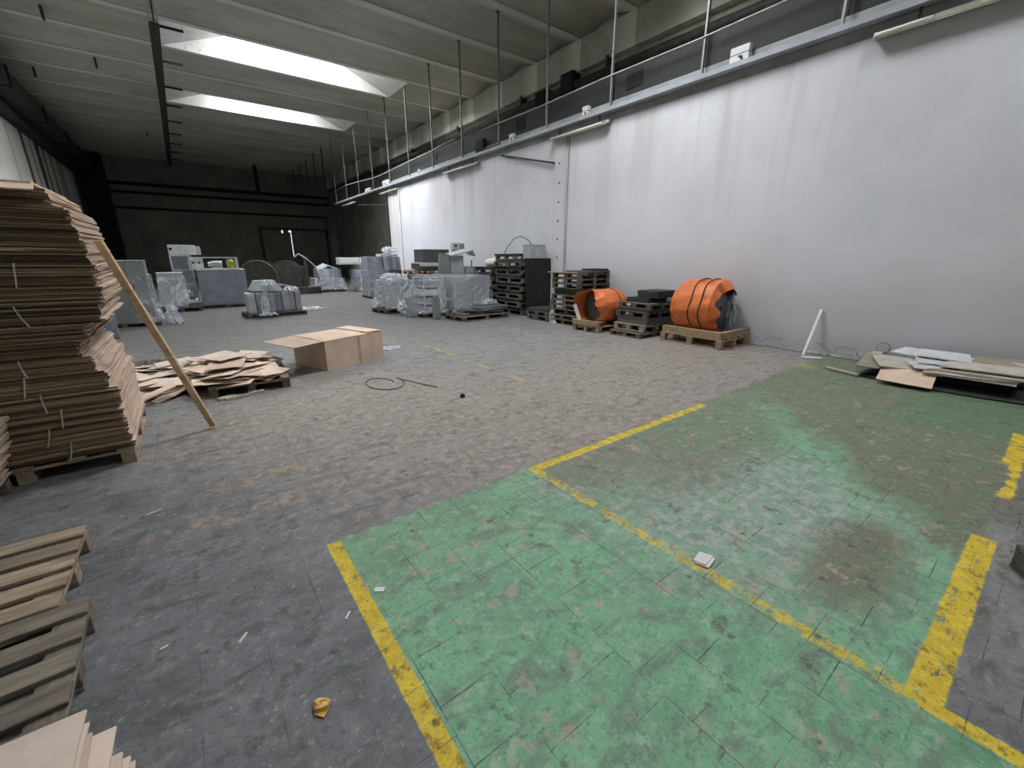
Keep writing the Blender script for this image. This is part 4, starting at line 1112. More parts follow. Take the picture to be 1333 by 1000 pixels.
kid(MB().tube([(-0.12, -0.53, 0.56), (-0.1, -0.55, 0.48), (0, -0.55, 0.44), (0.1, -0.55, 0.48), (0.12, -0.53, 0.56)], 0.025, 6), 'lug', 'pale', t)
film_shell(t, -0.62, 0.62, -0.56, 0.54, 0.0, 1.02, 32, 'film', 0.06, top=False)
t = thing('control_box', 'pale grey long box lying on top between the two far wrapped loads', 'box', (7.15, 23.75, 1.384))
kid(MB().box((0, 0, 0.18), (1.25, 0.6, 0.36), None, 0.01), 'casing', 'pale', t); kid(MB().box((0, -0.306, 0.18), (1.1, 0.012, 0.26), None, 0.004), 'cover', 'pale', t)
# third: tall tiers left of the film wrapped pallet
pallet('dark pallet under the tall tiered load', 7.15, 19.2, 0, 0, 1.6, 1.3, 0.10, 'wood_d')
t = thing('wrapped_load', 'tall tiered blue grey load behind the small film wrapped pallet', 'wrapped load', (7.15, 19.2, 0.101))
kid(MB().box((-0.30, 0, 0.30), (0.9, 1.1, 0.60), None, 0.01), 'lower_unit', 'cab', t)
kid(MB().box((0.48, 0.1, 0.32), (0.62, 1.0, 0.64), None, 0.01), 'lower_unit', 'cab3', t)
kid(MB().box((-0.32, 0, 0.86), (0.86, 1.0, 0.50), (0, 0, R(4)), 0.01), 'middle_unit', 'cab3', t)
kid(MB().box((0.45, 0.1, 0.88), (0.68, 1.0, 0.46), None, 0.01), 'middle_unit', 'slab2', t)
kid(MB().box((-0.42, 0, 1.40), (0.66, 0.8, 0.56), None, 0.01), 'top_unit', 'cab3', t)
for i in range(4): kid(MB().box((0.06 + 0.2 * i, -0.05, 1.40), (0.18, 0.7, 0.54), (0, R(-5), 0), 0.01), 'leaning_panel', ('cab2', 'cab3', 'cab2', 'cab3')[i], t)
kid(MB().box((0.30, 0, 1.74), (0.8, 0.6, 0.10), None, 0.01), 'top_cover', 'pale', t)
film_shell(t, -0.78, 0.10, -0.57, 0.55, 0.0, 1.66, 33, 'film', 0.05, top=False)
t = thing('film_bundle', 'white crumpled film on top of the tall tiered load', 'plastic film', (7.55, 19.1, 1.895))
film_clump(t, 0, 0, 0.14, 0.32, 0.28, 0.14, 34)

# --- small film wrapped pallet in front
pallet('dark pallet under the small bright film wrapped load', 5.50, 13.75, 0, R(8), 1.25, 0.95, 0.13, 'wood_d')
t = thing('wrapped_load', 'small load wrapped in bright crumpled clear film on a dark pallet', 'wrapped load', (5.50, 13.78, 0.131), R(8))
kid(MB().box((-0.18, 0, 0.36), (0.48, 0.75, 0.72), None, 0.02), 'unit', 'cab2', t)
kid(MB().box((0.28, 0, 0.40), (0.40, 0.70, 0.80), (0, 0, R(5)), 0.02), 'unit', 'cab', t)
kid(MB().box((0.0, -0.05, 0.86), (0.75, 0.6, 0.14), (R(4), R(-5), 0), 0.02), 'unit', 'pale', t)
film_shell(t, -0.47, 0.52, -0.42, 0.42, 0.02, 0.90, 35, 'film_d', 0.14)
film_clump(t, -0.05, -0.05, 1.0, 0.40, 0.30, 0.10, 36)
# --- dark cabinet right of it, pallet with boxes on top
cabinet('narrow dark grey cabinet between the two film wrapped loads', 6.35, 6.80, 13.75, 14.6, 0.0, 1.16, 1, 'slab2', handle=False)
cabinet('grey steel base unit under the brown pallet', 6.82, 8.0, 14.2, 15.2, 0.0, 1.16, 2, 'cab3', handle=False)
pallet('brown pallet lying high on the grey cabinets', 6.98, 14.45, 1.178, R(4), 1.30, 0.9, 0.13, 'wood_l')
t = thing('electronics_unit', 'white fronted electronics unit on the high brown pallet', 'machine part', (7.12, 14.45, 1.309))
kid(MB().box((0, 0, 0.13), (1.0, 0.7, 0.20), None, 0.01), 'casing', 'slab2', t); kid(MB().box((0, -0.36, 0.19), (0.98, 0.03, 0.10), None, 0.005), 'front', 'white', t); kid(MB().b2(-0.5, 0.5, -0.34, 0.34, 0.235, 0.26), 'lid', 'white', t); kid(MB().b2(-0.4, 0.4, -0.3, 0.3, 0, 0.03), 'foot', 'black', t)
cabinet('dark grey box on top of the white fronted electronics unit', 6.78, 7.84, 14.15, 14.85, 1.569, 2.02, 1, 'slab2', 'box', handle=False, lid=False, name='steel_box')
# tilted panels
def panel(label, x, y, z, w, h, d, rot, mat='cab2', group=None, name='sheet_metal_unit'):
    t = thing(name, label, 'panel', (x, y, z), 0, group, rot)
    kid(MB().box((0, 0, h / 2), (w, d, h), None, 0.008), 'casing', mat, t)
    kid(MB().box((0, -d / 2 - 0.006, h / 2), (w * 0.86, 0.012, h * 0.86), None, 0.003), 'cover', mat, t)
    return t
pallet('pallet under the load with grey hood panels', 7.2, 12.95, 0, 0, 1.2, 0.8, 0.12, 'wood_d')
cabinet('plain grey steel unit behind the larger film wrapped load', 6.75, 7.75, 12.62, 13.4, 0.121, 1.19, 1, 'cab2', handle=False)
panel('upright grey hood panel, left one above the larger film wrapped load', 6.90, 12.85, 1.207, 0.36, 0.66, 0.22, (0, R(4), R(-10)), 'cab', 'hood panels')
panel('upright grey green hood panel, right one above the larger film wrapped load', 7.32, 12.80, 1.207, 0.46, 0.60, 0.30, (0, 0, R(-5)), 'cab2', 'hood panels')
t = thing('metal_hood', 'pale slanted lid resting on the upright hood panels', 'lid', (7.42, 12.75, 1.875), 0, None, (R(4), R(-13), R(-6)))
kid(MB().box((0, 0, 0.03), (0.80, 0.62, 0.05), None, 0.008), 'top_sheet', 'pale', t); kid(MB().box((0.415, 0, -0.07), (0.03, 0.62, 0.22), (0, R(-24), 0)), 'side_flap', 'pale', t)
t = thing('switch_box', 'small pale switch box with a dark knob behind the slanted lid', 'box', (7.60, 13.32, 1.207))
kid(MB().box((0, 0.05, 0.45), (0.12, 0.12, 0.90)), 'stand', 'pale', t); kid(MB().box((0.12, 0, 0.90), (0.46, 0.18, 0.24), None, 0.01), 'casing', 'pale', t); kid(MB().tube([(0.0, -0.09, 0.92), (0.0, -0.12, 0.92)], 0.04, 8), 'knob', 'black', t); kid(MB().box((0.24, -0.1, 0.90), (0.16, 0.03, 0.16)), 'screen', 'cab', t)
t = thing('machine_part', 'small dark bracket with an upright pin right of the slanted lid', 'machine part', (7.95, 13.0, 1.09))
kid(MB().b2(-0.3, 0.4, -0.25, 0.25, 0, 0.14), 'base', 'slab2', t); kid(MB().b2(-0.22, 0.1, -0.2, 0.2, 0.14, 0.36), 'block', 'cab2', t); kid(MB().b2(0.0, 0.35, -0.15, 0.15, 0.18, 0.30), 'arm', 'cab', t); kid(MB().tube([(0.12, 0, 0.30), (0.12, 0, 0.55)], 0.03, 8), 'pin', 'cab', t)
cabinet('grey steel unit under the small bracket with the pin', 7.86, 8.12, 12.75, 13.3, 0.0, 1.085, 1, 'cab3', handle=False, lid=False)
# larger wrapped load
pallet('pallet under the narrow film wrapped rack', 5.92, 12.12, 0, 0, 0.80, 0.95, 0.12, 'wood_d')
rk = rack('narrow steel rack of pale trays wrapped in clear film', 5.60, 6.22, 11.72, 12.45, 0.121, (0.05, 0.30, 0.55, 0.80, 1.07), 'pale', 0.03)
for z in (0.05, 0.30, 0.55, 0.80): kid(MB().b2(-0.29, 0.29, -0.34, 0.34, z + 0.002, z + 0.16), 'tray', 'cab2' if z != 0.55 else 'white', rk)
film_shell(rk, -0.34, 0.34, -0.40, 0.40, -0.05, 1.09, 41, 'film', 0.10)
film_clump(rk, 0.16, -0.46, 0.20, 0.05, 0.04, 0.30, 42, 'film_tail')
pallet('pallet under the large flat fronted film wrapped load', 7.18, 11.95, 0, R(2), 1.45, 0.95, 0.12, 'wood_d')
t = thing('wrapped_load', 'large flat fronted grey load wrapped in clear film', 'wrapped load', (7.18, 12.0, 0.121), R(2))
kid(MB().box((-0.32, 0, 0.53), (0.66, 0.78, 1.06), None, 0.01), 'unit', 'cab2', t)
kid(MB().box((0.36, 0, 0.53), (0.66, 0.78, 1.06), None, 0.01), 'unit', 'cab2', t)
film_shell(t, -0.68, 0.72, -0.40, 0.40, -0.02, 1.08, 43, 'film', 0.10)
film_clump(t, 0.60, -0.5, 0.16, 0.30, 0.12, 0.15, 44, 'film_tail')
# pieces leaning in front
t = thing('film_bundle', 'crumpled grey plastic bundle on the floor by the small film wrapped load', 'plastic film', (5.40, 12.78, 0))
film_clump(t, 0, 0, 0.20, 0.17, 0.16, 0.22, 45)
panel('pale blue grey plate leaning in front of the film wrapped rack', 5.38, 12.05, 0.0, 0.26, 0.62, 0.05, (R(-14), R(-8), R(-8)), 'cab3', None, 'steel_plate')
panel('grey plate standing in front of the film wrapped rack, right of the leaning one', 5.72, 11.22, 0.0, 0.20, 0.62, 0.14, (R(-4), R(3), R(10)), 'cab', None, 'steel_plate')
panel('small dark block on the floor left of the leaning plate', 5.28, 12.15, 0.0, 0.16, 0.30, 0.2, (0, 0, R(20)), 'cab3', None, 'steel_block')

# --- low pallet with slate plates
pallet('light pallet with slate plates piled on it in the aisle', 6.85, 10.75, 0, R(3), 1.70, 1.0, 0.14, 'wood_g')
for i, (x, y, z, w, d, rx, ry, rz) in enumerate(((6.65, 10.78, 0.160, 1.1, 0.8, 0, 0, 4), (6.95, 10.8, 0.203, 1.2, 0.8, 0, 0, -4), (7.25, 10.75, 0.262, 0.9, 0.75, 0, -2, 6), (7.28, 10.85, 0.315, 0.95, 0.7, 0, -2, -5), (6.55, 10.62, 0.262, 0.5, 0.5, 3, 6, 20))):
    t = thing('slate_plate', 'dark slate grey plate on the light low pallet, ' + ['bottom one', 'second from the bottom', 'third from the bottom', 'topmost', 'small tilted one at the left'][i], 'plate', (x, y, z), 0, 'slate plates on the light pallet', (R(rx), R(ry), R(rz)))
    kid(MB().box((0, 0, 0), (w, d, 0.035), None, 0.004), 'plate', 'slab2' if i not in (3,) else 'cab', t)
    kid(MB().box((0, 0, 0.019), (w * 0.9, d * 0.9, 0.006), None, 0.002), 'facing', 'slab2', t)

# ================================================================== PALLET STACKS BY THE WHITE WALL
def slab(label, x, y, z, w, d, h, mat='slab', rz=0.0, group=None, n=3, name='rubber_slab', tilt=0):
    t = thing(name, label, 'slab', (x, y, z), 0, group, (0, tilt, rz))
    hh = h / n
    for i in range(n):
        kid(MB().box((rnd.uniform(-0.015, 0.015), rnd.uniform(-0.015, 0.015), hh * (i + 0.5)), (w, d, hh - 0.004), None, 0.003), 'layer', mat, t)
    return t

rs = random.Random(21)
for c, (cx, cy, nlev, who) in enumerate(((8.66, 12.55, 6, 'left column'), (8.66, 11.0, 7, 'right column'))):
    z = 0.0
    for i in range(nlev):
        jx, jy = rs.uniform(-0.05, 0.03), rs.uniform(-0.05, 0.05)
        pallet('dark dirty pallet, ' + ORD[i] + ' in the ' + who + ' of the big dark stack', cx + jx, cy + jy, z, R(90 + rs.uniform(-2, 2)), 1.40, 1.0, 0.144, ('wood_k', 'wood_d', 'wood_k', 'wood_g', 'wood_d', 'wood_k', 'wood_d')[(i + c) % 7], 'pallets of the big dark stack')
        z += 0.145
        hh = 0.10 if i < nlev - 1 else 0.06
        slab('black rubber slab pack, ' + ORD[i] + ' in the ' + who + ' of the big dark stack', cx + jx * 0.5, cy + rs.uniform(-0.03, 0.03), z, 0.98, 1.34, hh, 'slab', 0, 'slab packs of the big dark stack', 2)
        z += hh + 0.001
    if c == 0: ZA = z
    else: ZBK = z
pallet('dark pallet, on the very top of the right column of the big dark stack', 8.55, 11.13, ZBK, R(90), 1.05, 0.8, 0.13, 'wood_g')
slab('black slab on the topmost pallet of the big dark stack', 8.55, 11.13, ZBK + 0.131, 0.85, 1.10, 0.05, 'slab', 0, None, 1, tilt=R(-1))
t = thing('black_cover', 'black plastic cover hanging over the wall end of the big dark stack', 'plastic cover', (8.70, 10.24, 0))
def fcov(u, v):
    x = -0.50 + 1.02 * u
    return (x, -0.05 - 0.03 * math.sin(9 * u) - 0.02 * math.sin(17 * u + 4 * v) - 0.06 * (1 - v), 0.02 + 1.70 * v)
m_ = MB().grid(fcov, 16, 10)
o = kid(m_, 'sheet', 'sheet', t)
md = o.modifiers.new('thickness', 'SOLIDIFY'); md.thickness = 0.006
t = thing('steel_box', 'grey steel box on top of the big dark stack', 'box', (8.75, 10.41, ZBK + 0.001))
kid(MB().box((0, 0, 0.21), (0.62, 0.34, 0.42), None, 0.008), 'casing', 'cab2', t); kid(MB().box((0, 0, 0.426), (0.64, 0.36, 0.012)), 'lid', 'cab2', t)
panel('beige panel standing on the wall end of the big dark stack', 9.03, 10.30, ZBK + 0.001, 0.30, 0.28, 0.05, (R(-4), 0, R(-4)), 'beige', None, 'beige_sheet')
tag(MB().tube([(8.30, 11.35, ZBK + 0.19), (8.36, 11.25, ZBK + 0.40), (8.45, 11.05, ZBK + 0.62), (8.55, 10.85, ZBK + 0.70), (8.68, 10.6, ZBK + 0.58), (8.72, 10.52, ZBK + 0.44)], 0.012, 6).build('cable_loop', 'cable', smooth=True), 'thin dark cable arching above the big dark stack', 'cable')
t = thing('white_sack', 'round pale sack lying on the left column of the big dark stack', 'sack', (8.66, 12.45, ZA))
def fs(u, v):
    a = u * 2 * math.pi; b = -math.pi / 2 + math.pi * v
    k = 1 + 0.06 * math.sin(5 * a + 3 * b)
    return (0.30 * k * math.cos(a) * math.cos(b), 0.36 * k * math.sin(a) * math.cos(b), max(0.0, 0.13 + 0.16 * k * math.sin(b)))
kid(MB().grid(fs, 20, 12, True), 'bag', 'paper', t, smooth=True)
kid(MB().tube([(0, 0, 0.28), (0.05, -0.02, 0.35)], [0.05, 0.03], 8), 'tied_neck', 'paper', t)

# two low pallets between the stacks, with a plate and a rag
for i in range(2):
    pallet('small dark pallet between the two pallet stacks, ' + ['lower', 'upper'][i] + ' one', 8.30, 9.25 + 0.04 * i, 0.131 * i, R(90), 0.95, 0.75, 0.13, 'wood_k', 'low pallets between the stacks')
slab('dark slab on the low pallets between the stacks', 8.32, 9.25, 0.262, 0.72, 0.95, 0.07, 'slab', 0.04, None, 2)
t = thing('white_rag', 'white plastic rag hanging at the low pallets beside the left orange roll', 'rag', (7.93, 8.62, 0))
film_clump(t, 0, 0, 0.16, 0.05, 0.09, 0.18, 51)
film_clump(t, -0.06, -0.12, 0.03, 0.08, 0.10, 0.04, 52, 'rag_tail')

# stack of pallets beside the small orange roll
z = 0.0
rs = random.Random(33)
for i in range(9):
    h = 0.13
    if i in (6,):
        slab('dark board pack high in the pallet stack beside the left orange roll', 8.62, 8.25, z, 1.1, 0.95, 0.17, 'wood_d', 0.03, None, 2, 'board_pack')
        z += 0.171
    jx = rs.uniform(-0.09, 0.09); jy = rs.uniform(-0.08, 0.08)
    pallet('weathered pallet, ' + ORD[i] + ' in the stack beside the left orange roll', 8.55 + jx, 8.25 + jy, z, R(90 + rs.uniform(-4, 4)), 1.0, 1.2, h, ('wood_g', 'wood_k', 'wood_d', 'wood_g', 'wood_k', 'wood_k', 'wood_d', 'wood_k', 'wood_k')[i], 'pallets beside the left orange roll')
    z += h + 0.001
slab('black board slanting on the pallet stack beside the left orange roll', 8.75, 8.15, z, 0.9, 0.8, 0.06, 'slab2', 0.1, None, 1, tilt=R(0))
slab('smaller dark board on top of the pallet stack beside the left orange roll', 8.85, 7.95, z + 0.061, 0.55, 0.45, 0.05, 'slab', -0.1, None, 1)
tag(MB().box((0, 0, 0.017), (0.09, 0.95, 0.03), None, 0.003).build('wood_batten', 'wood_l', loc=(8.02, 8.35, z), rot=(0, 0, R(10))), 'pale wood batten lying on the edge of the pallet stack beside the left orange roll', 'batten')

# ================================================================== ORANGE WRAPPED STEEL ROLLS
def roll_body(t, r, ri, L):
    """steel roll lying along local x with a bore"""
    mb = MB(); bm = mb.bm
    n = 40
    prof = [(-L / 2, ri), (-L / 2, r - 0.01), (-L / 2 + 0.01, r), (L / 2 - 0.01, r), (L / 2, r - 0.01), (L / 2, ri)]
    rings = [[bm.verts.new((x, q * math.cos(2 * math.pi * k / n), q * math.sin(2 * math.pi * k / n))) for k in range(n)] for x, q in prof]
    for i in range(len(rings)):
        A, B = rings[i], rings[(i + 1) % len(rings)]
        for k in range(n): bm.faces.new((A[k], A[(k + 1) % n], B[(k + 1) % n], B[k]))
    return mb.build('steel_roll', 'coil', t)

# large roll: lies along the wall (local x = world -y), open end towards the camera
PX, PY = 8.66, 4.62
pallet('light new pallet under the large orange wrapped roll', PX, PY, 0, R(90), 1.36, 1.12, 0.20, 'wood_l')
r1 = 0.535
t = thing('steel_roll_bundle', 'large steel roll wrapped in orange tarpaulin with two black straps on a light pallet', 'roll', (PX + 0.0, PY + 0.04, 0.203), R(-90))
o = roll_body(t, r1, 0.03, 0.76); o.location = (-0.05, 0, r1 + 0.01)
def tarp_fn(r, L0, L1, seed):
    rr = random.Random(seed)
    ph = [rr.uniform(0, 6) for _ in range(6)]
    def f(u, v):
        a = R(30) + u * R(238)                       # wall side foot stays bare
        x = L0 + (L1 - L0) * v
        k = 1.02 + 0.016 * math.sin(7 * a + ph[0]) * math.sin(3.1 * v + ph[1]) + 0.012 * math.sin(13 * a + 5 * v + ph[2])
        if v > 0.86:
            w = (v - 0.86) / 0.14
            k -= w * (0.20 + 0.13 * max(0.0, math.sin(a)) + 0.06 * math.sin(5 * a + ph[3]) + 0.03 * math.sin(11 * a + ph[4]))
            x -= w * 0.03
            x += w * (0.04 * math.sin(3 * a + ph[4]) + 0.04 * math.sin(8 * a + ph[5]))
        if v < 0.15: k -= (0.15 - v) * 1.3
        return (x, r * k * math.cos(a), max(-r - 0.008, r * k * math.sin(a)))
    return f
o = MB().grid(tarp_fn(r1 + 0.012, -0.54, 0.50, 3), 40, 22).build('tarpaulin', 'tarp', t); o.location = (0, 0, r1 + 0.012)
md = o.modifiers.new('thickness', 'SOLIDIFY'); md.thickness = 0.006
for x in (-0.05, 0.17):
    kid(MB().tube([(x + 0.02 * math.sin(a * 0.8), (r1 + 0.034) * math.cos(2 * math.pi * a / 40), r1 + 0.03 + (r1 + 0.028) * math.sin(2 * math.pi * a / 40)) for a in range(40)], 0.013, 5, True), 'strap', 'strap', t)
film_clump(t, 0.36, 0.40, 0.42, 0.10, 0.14, 0.38, 61, 'stretch_film', 'film')
# stop beams on the pallet
tag(MB().box((0, 0, 0.07), (0.09, 1.30, 0.14), None, 0.005).build('wood_bearer', 'wood_l', loc=(PX - 0.515, PY, 0.2012)), 'light wood bearer along the aisle edge of the large roll pallet', 'bearer')
tag(MB().box((0, 0, 0.07), (1.08, 0.09, 0.14), None, 0.005).build('wood_bearer', 'wood_l', loc=(PX + 0.05, PY - 0.63, 0.2012)), 'light wood bearer across the camera end of the large roll pallet', 'bearer')

# small roll: lies across the pallet (local x = world -x), open end towards the aisle
QX, QY = 8.32, 7.10
pallet('light pallet under the small orange wrapped roll', QX, QY, 0, R(0), 1.36, 0.86, 0.15, 'wood_l')
r2 = 0.41
t = thing('steel_roll_bundle', 'small steel roll in loose orange tarpaulin whose mouth gapes towards the aisle', 'roll', (QX - 0.02, QY, 0.155), R(180))
o = roll_body(t, r2 - 0.02, 0.03, 0.72); o.location = (-0.06, 0, r2 - 0.012)
rr = random.Random(5)
def tarp2(u, v):
    a = R(-90) + R(28) + u * (2 * math.pi - 2 * R(28))
    x = -0.48 + 1.08 * v
    k = 1.03 + 0.02 * math.sin(7 * a + 1) * math.sin(4 * v) + 0.014 * math.sin(12 * a + 6 * v)
    if v > 0.72:
        w = (v - 0.72) / 0.28
        k += w * (0.14 * max(0.0, math.cos(a - R(160))) - 0.36 * max(0.0, math.cos(a - R(5))) - 0.16 * max(0.0, math.sin(a)) ** 2 * (0.6 + 0.6 * math.cos(6 * a)) + 0.04 * math.sin(9 * a + 1))
        x += w * (0.10 * math.sin(3 * a + 0.5) - 0.08 * max(0.0, math.cos(a)))
    if v < 0.12: k -= (0.12 - v) * 1.6
    return (x, r2 * k * math.cos(a), max(-r2 - 0.004, r2 * k * math.sin(a)))
o = MB().grid(tarp2, 30, 16).build('tarpaulin', ['tarp', 'tarp_in'], t); o.location = (0, 0, r2 + 0.01)
md = o.modifiers.new('thickness', 'SOLIDIFY'); md.thickness = 0.006; md.material_offset = 0
kid(MB().tube([(-0.12, (r2 + 0.03) * math.cos(2 * math.pi * a / 36), r2 + 0.025 + (r2 + 0.02) * math.sin(2 * math.pi * a / 36)) for a in range(36)], 0.009, 5, True), 'strap', 'strap', t)
for s, (ya, yb) in enumerate(((-0.40, -0.22), (0.20, 0.42))):
    kid(MB().prism([(0.36, ya), (0.62, ya * 1.12), (0.66, yb), (0.40, yb)], 0.0, 0.006), 'tarp_lining_flap', 'tarp_in', t, rot=(0, R(-8), 0), loc=(0, 0, 0.02))
kid(MB().bar((0.62, -0.43, 0.47), (0.62, -0.20, 0.02), 0.012, 0.11, up=(0, 1, 0)), 'tarp_lining', 'tarp_in', t)
tag(MB().box((0, 0, 0.06), (0.10, 0.84, 0.12), None, 0.005).build('wood_bearer', 'wood_l', loc=(QX - 0.66, QY, 0.1512)), 'light wood bearer under the mouth of the small orange roll', 'bearer')

# pallets between the two rolls
pallet('weathered pallet on the floor between the two orange rolls, nearest the aisle', 8.42, 6.05, 0, R(90), 0.86, 1.20, 0.12, 'wood_k')
pallet('light pallet on the second level between the two orange rolls', 8.55, 6.10, 0.121, R(90), 0.84, 1.1, 0.15, 'wood_m')
slab('dark slab pack on the light pallet between the two orange rolls', 8.62, 6.10, 0.272, 1.0, 0.84, 0.14, 'slab2', 0, None, 2)
pallet('dark pallet above the slab pack between the two orange rolls', 8.62, 6.12, 0.413, R(90), 0.86, 1.05, 0.144, 'wood_d')
slab('thin black slab between the dark pallets between the two orange rolls', 8.66, 6.12, 0.558, 1.02, 0.86, 0.06, 'slab', 0, None, 1)
pallet('uppermost pallet between the two orange rolls', 8.66, 6.10, 0.619, R(90), 0.88, 1.0, 0.13, 'wood_k')
slab('stepped black slab lying on the uppermost pallet between the rolls', 8.72, 6.18, 0.750, 0.80, 0.60, 0.10, 'slab', 0.05, None, 2)
slab('tallest black slab pack by the wall behind the large orange roll', 8.80, 5.95, 0.851, 0.72, 0.55, 0.16, 'slab', 0.0, None, 2)

# ================================================================== RIGHT WALL FOOT
o = MB().bar((8.86, 2.78, 0.02), (XR - 0.03, 2.745, 0.83), 0.045, 0.03).build('white_pole', 'pole')
tag(o, 'thin white batten leaning against the white wall', 'batten')
tag(MB().box((0, 0, 0.02), (0.30, 0.07, 0.035), None, 0.006).build('wood_offcut', 'pole', loc=(8.72, 2.60, 0), rot=(0, 0, R(-60))), 'white batten offcut on the floor at the foot of the leaning batten', 'offcut')
rk_ = random.Random(4)
for i, (ya, yb) in enumerate(((4.0, 2.95), (2.7, 1.75))):
    pts = []
    for k in range(22):
        q = k / 21
        pts.append((XR - 0.075 - 0.02 * rk_.random(), ya + (yb - ya) * q + 0.06 * math.sin(q * 19), 0.14 + 0.07 * math.sin(q * 14 + i) + 0.04 * rk_.random()))
    tag(MB().tube(pts, 0.008, 5).build('loose_cable', 'under', smooth=True), ['tangled grey cable along the wall foot left of the leaning white batten', 'tangled grey cable along the wall foot right of the leaning white batten'][i], 'cable')
pts = [(XR - 0.10, 1.74 + 0.085 * math.cos(a), 0.30 + 0.085 * math.sin(a)) for a in [2 * math.pi * k / 18 for k in range(18)]]
tag(MB().tube(pts, 0.011, 5, True).build('cable_coil', 'under', smooth=True), 'small grey cable coil standing at the wall foot left of the board pile', 'cable')
tag(MB().prism([(0, 0), (0.30, 0.03), (0.26, 0.16), (0.02, 0.14)], 0, 0.22).build('plaster_lump', 'plaster', loc=(8.88, 1.70, 0)), 'broken plaster lump under the small cable coil', 'rubble')

# black sheet spread under and beside the pile of boards
def fbs(u, v):
    x = 7.98 + 1.22 * u; y = 1.75 - 3.9 * v
    hump = 0.05 + 0.04 * math.sin(2.2 * u + 1.0) + 1.3 * max(0, v - 0.43) * (0.35 + 0.65 * u) + 0.02 * math.sin(14 * v + 5 * u) + 0.012 * math.sin(23 * u + 9 * v)
    hump = min(hump, 0.34)
    edge = min(1.0, 6 * u, 8 * v + 0.05, 6 * (1 - v) + 0.05)
    x -= 0.10 * math.sin(7 * v) * (1 - u)
    return (x - 0.35 * max(0, v - 0.4) * (1 - u), y, 0.012 + max(0.0, hump * edge))
o = MB().grid(fbs, 18, 44).build('black_sheet', 'sheet', smooth=True)
md = o.modifiers.new('thickness', 'SOLIDIFY'); md.thickness = 0.008; md.offset = 1
tag(o, 'crumpled black plastic sheet along the wall foot under the pile of boards', 'plastic sheet')
boards = [
    ('hardboard', 'large brown hardboard at the left end of the board pile', 8.45, 1.35, 0.20, 1.0, 1.0, (0, R(3), R(8)), 'hard', 'board'),
    ('hardboard', 'large brown hardboard in the middle of the board pile', 8.55, 0.62, 0.262, 1.05, 1.05, (0, R(3), R(-4)), 'hard', 'board'),
    ('hardboard', 'brown hardboard at the right end of the board pile, by the black sheet', 8.60, 0.32, 0.315, 0.95, 0.90, (0, R(3), R(5)), 'hard', 'board'),
    ('chipboard_sheet', 'pale chipboard sheet at the right of the board pile', 8.42, 0.48, 0.345, 0.75, 0.80, (R(-2), R(4), R(-6)), 'lath', 'board'),
    ('chipboard_sheet', 'pale chipboard sheet at the left front of the board pile', 8.30, 1.30, 0.245, 0.70, 0.75, (R(1), R(5), R(22)), 'lath', 'board'),
    ('white_board', 'white faced board lying on the middle of the board pile, lower one', 8.46, 0.95, 0.32, 0.55, 0.62, (R(1), R(4), R(18)), 'wboard', 'board'),
    ('white_board', 'white faced board lying on the middle of the board pile, upper one', 8.66, 0.95, 0.375, 0.50, 0.60, (R(2), R(5), R(10)), 'wboard', 'board'),
    ('hardboard', 'brown hardboard strip lying across the right end of the board pile', 8.75, 0.25, 0.375, 0.5, 0.85, (R(-1), R(3), R(-3)), 'hard', 'board'),
    ('chipboard_sheet', 'long pale chipboard strip along the front of the board pile', 8.08, 0.62, 0.235, 0.30, 0.95, (R(0), R(7), R(4)), 'lath', 'board'),
    ('white_board', 'white faced board at the back of the board pile against the wall', 8.86, 1.25, 0.33, 0.45, 0.55, (R(2), R(5), R(-12)), 'wboard', 'board'),
    ('white_board', 'small white faced board slipped to the front of the board pile', 8.15, 1.02, 0.275, 0.30, 0.45, (R(2), R(8), R(30)), 'wboard', 'board'),
]
for i, (nm_, lab, x, y, z, w, d_, rot, mt, ct) in enumerate(boards):
    scrap(nm_, lab, ct, x, y, z, w, d_, (rot[0], -rot[1], rot[2]), mt, 400 + i, None, 0.016, 4 + (i % 3))
scrap('cardboard_sheet', 'pale pinkish cardboard sheet hanging down before the board pile', 'cardboard', 7.86, 1.18, 0.14, 0.36, 0.62, (0, R(-28), R(4)), 'card2', 431, None, 0.012, 4)
for i, (x, y, rz, l) in enumerate(((8.02, 1.95, 70, 0.5), (7.96, 0.55, 96, 0.9))):
    tag(MB().box((0, 0, 0.03), (l, 0.05, 0.03), None, 0.004).build('wood_lath', 'lath', loc=(x, y, 0.0 if i == 0 else 0.26), rot=(0, 0 if i == 0 else 0.0, R(rz))), ['brown lath on the floor at the left tip of the board pile', 'thin pale lath along the front of the board pile'][i], 'lath')

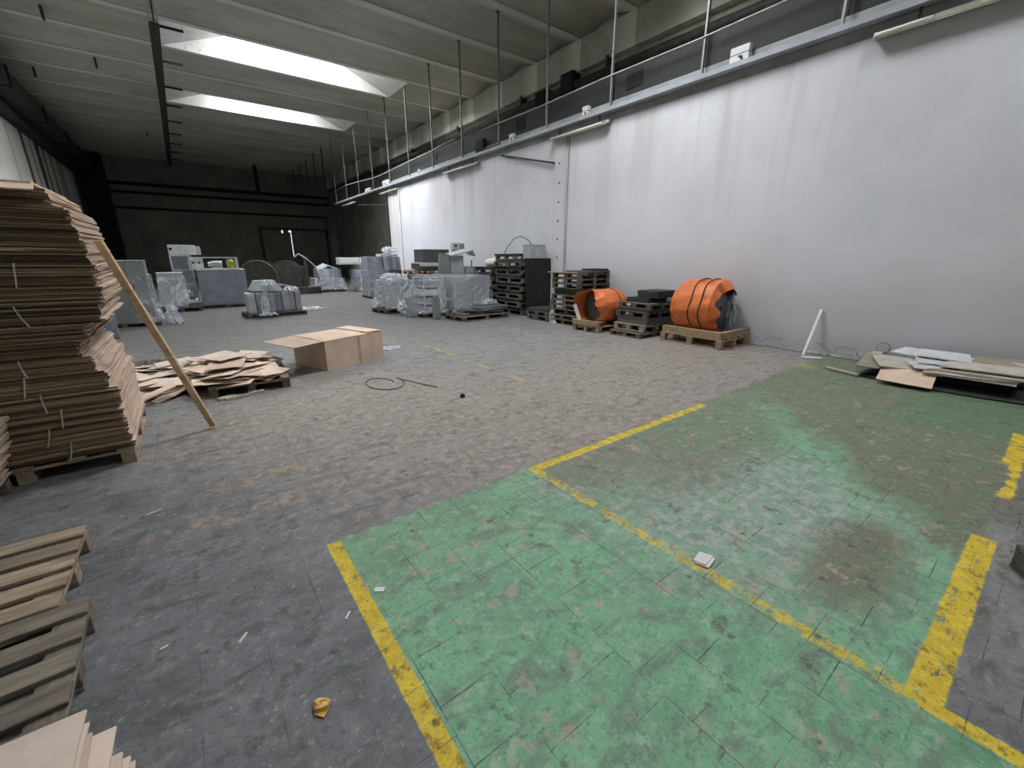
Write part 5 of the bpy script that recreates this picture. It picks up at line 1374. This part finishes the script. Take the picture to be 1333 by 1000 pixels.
# ================================================================== SMALL THINGS ON THE FLOOR
pallet('dark brown pallet whose corner shows at the right edge of the photo', 3.27, -0.765, 0, R(28), 1.2, 0.8, 0.144, 'wood_d')
t = thing('paper_scrap', 'white folded paper scrap on the worn yellow line', 'paper', (2.19, 0.975, 0), R(12))
kid(MB().prism([(-0.055, -0.04), (0.055, -0.045), (0.05, 0.035), (-0.06, 0.04)], 0.002, 0.012), 'lower_fold', 'paper', t)
kid(MB().prism([(-0.05, -0.02), (0.06, -0.03), (0.05, 0.045), (-0.05, 0.05)], 0.013, 0.018), 'upper_fold', 'paper', t)
tag(MB().prism([(-0.026, -0.017), (0.026, -0.015), (0.025, 0.018), (-0.027, 0.016)], 0.001, 0.004).build('paper_tag', 'white', loc=(0.553, 1.935, 0), rot=(0, 0, R(-38))), 'small white paper tag on the green floor beside the left yellow line', 'paper')
t = thing('crumpled_wrapper', 'crumpled yellow orange wrapper on the grey floor in the foreground', 'wrapper', (0.135, 1.46, 0), R(-30))
rr = random.Random(3)
def fw(u, v):
    a = u * 2 * math.pi; b = -math.pi / 2 + math.pi * v
    k = 1 + rr.uniform(-0.28, 0.28)
    return (0.034 * k * math.cos(a) * math.cos(b), 0.024 * k * math.sin(a) * math.cos(b), max(0.001, 0.018 + 0.02 * k * math.sin(b)))
kid(MB().grid(fw, 10, 6, True), 'crumple', 'wrapper', t)
kid(MB().prism([(-0.02, -0.03), (0.025, -0.045), (0.035, -0.01), (0.0, 0.0)], 0.004, 0.008), 'torn_end', 'wrapper', t)
tag(MB().tube([(0, 0, 0), (0, 0, 0.03), (0, 0, 0.045)], [0.035, 0.03, 0.012], 10).build('rubber_stopper', 'black', loc=(2.62, 4.53, 0)), 'small black cap lying alone on the aisle floor', 'stopper')
pts = [(1.95 + 0.22 * math.cos(a) + 0.02 * a, 5.72 + 0.34 * math.sin(a), 0.008) for a in [0.4 * k for k in range(18)]] + [(2.45, 5.35, 0.008), (2.55, 5.1, 0.008)]
tag(MB().tube(pts, 0.006, 5).build('wire_loop', 'cable', smooth=True), 'thin dark wire loop on the floor in front of the open carton', 'wire')
for i, (x, y, rz, l) in enumerate(((-0.47, 3.62, 0.3, 0.09), (-0.08, 2.03, 0.9, 0.055), (0.36, 1.86, 0.9, 0.05), (-0.38, 2.19, 0.2, 0.03))):
    tag(MB().box((0, 0, 0.004), (l, 0.009, 0.006)).build('splinter', 'paper', loc=(x, y, 0), rot=(0, 0, rz)), 'tiny pale splinter on the grey floor, ' + ['farthest, right of the farther pallet', 'middle one in the foreground', 'nearest the left yellow line', 'beside the nearer grey pallet'][i], 'splinter', 'pale splinters on the grey floor')
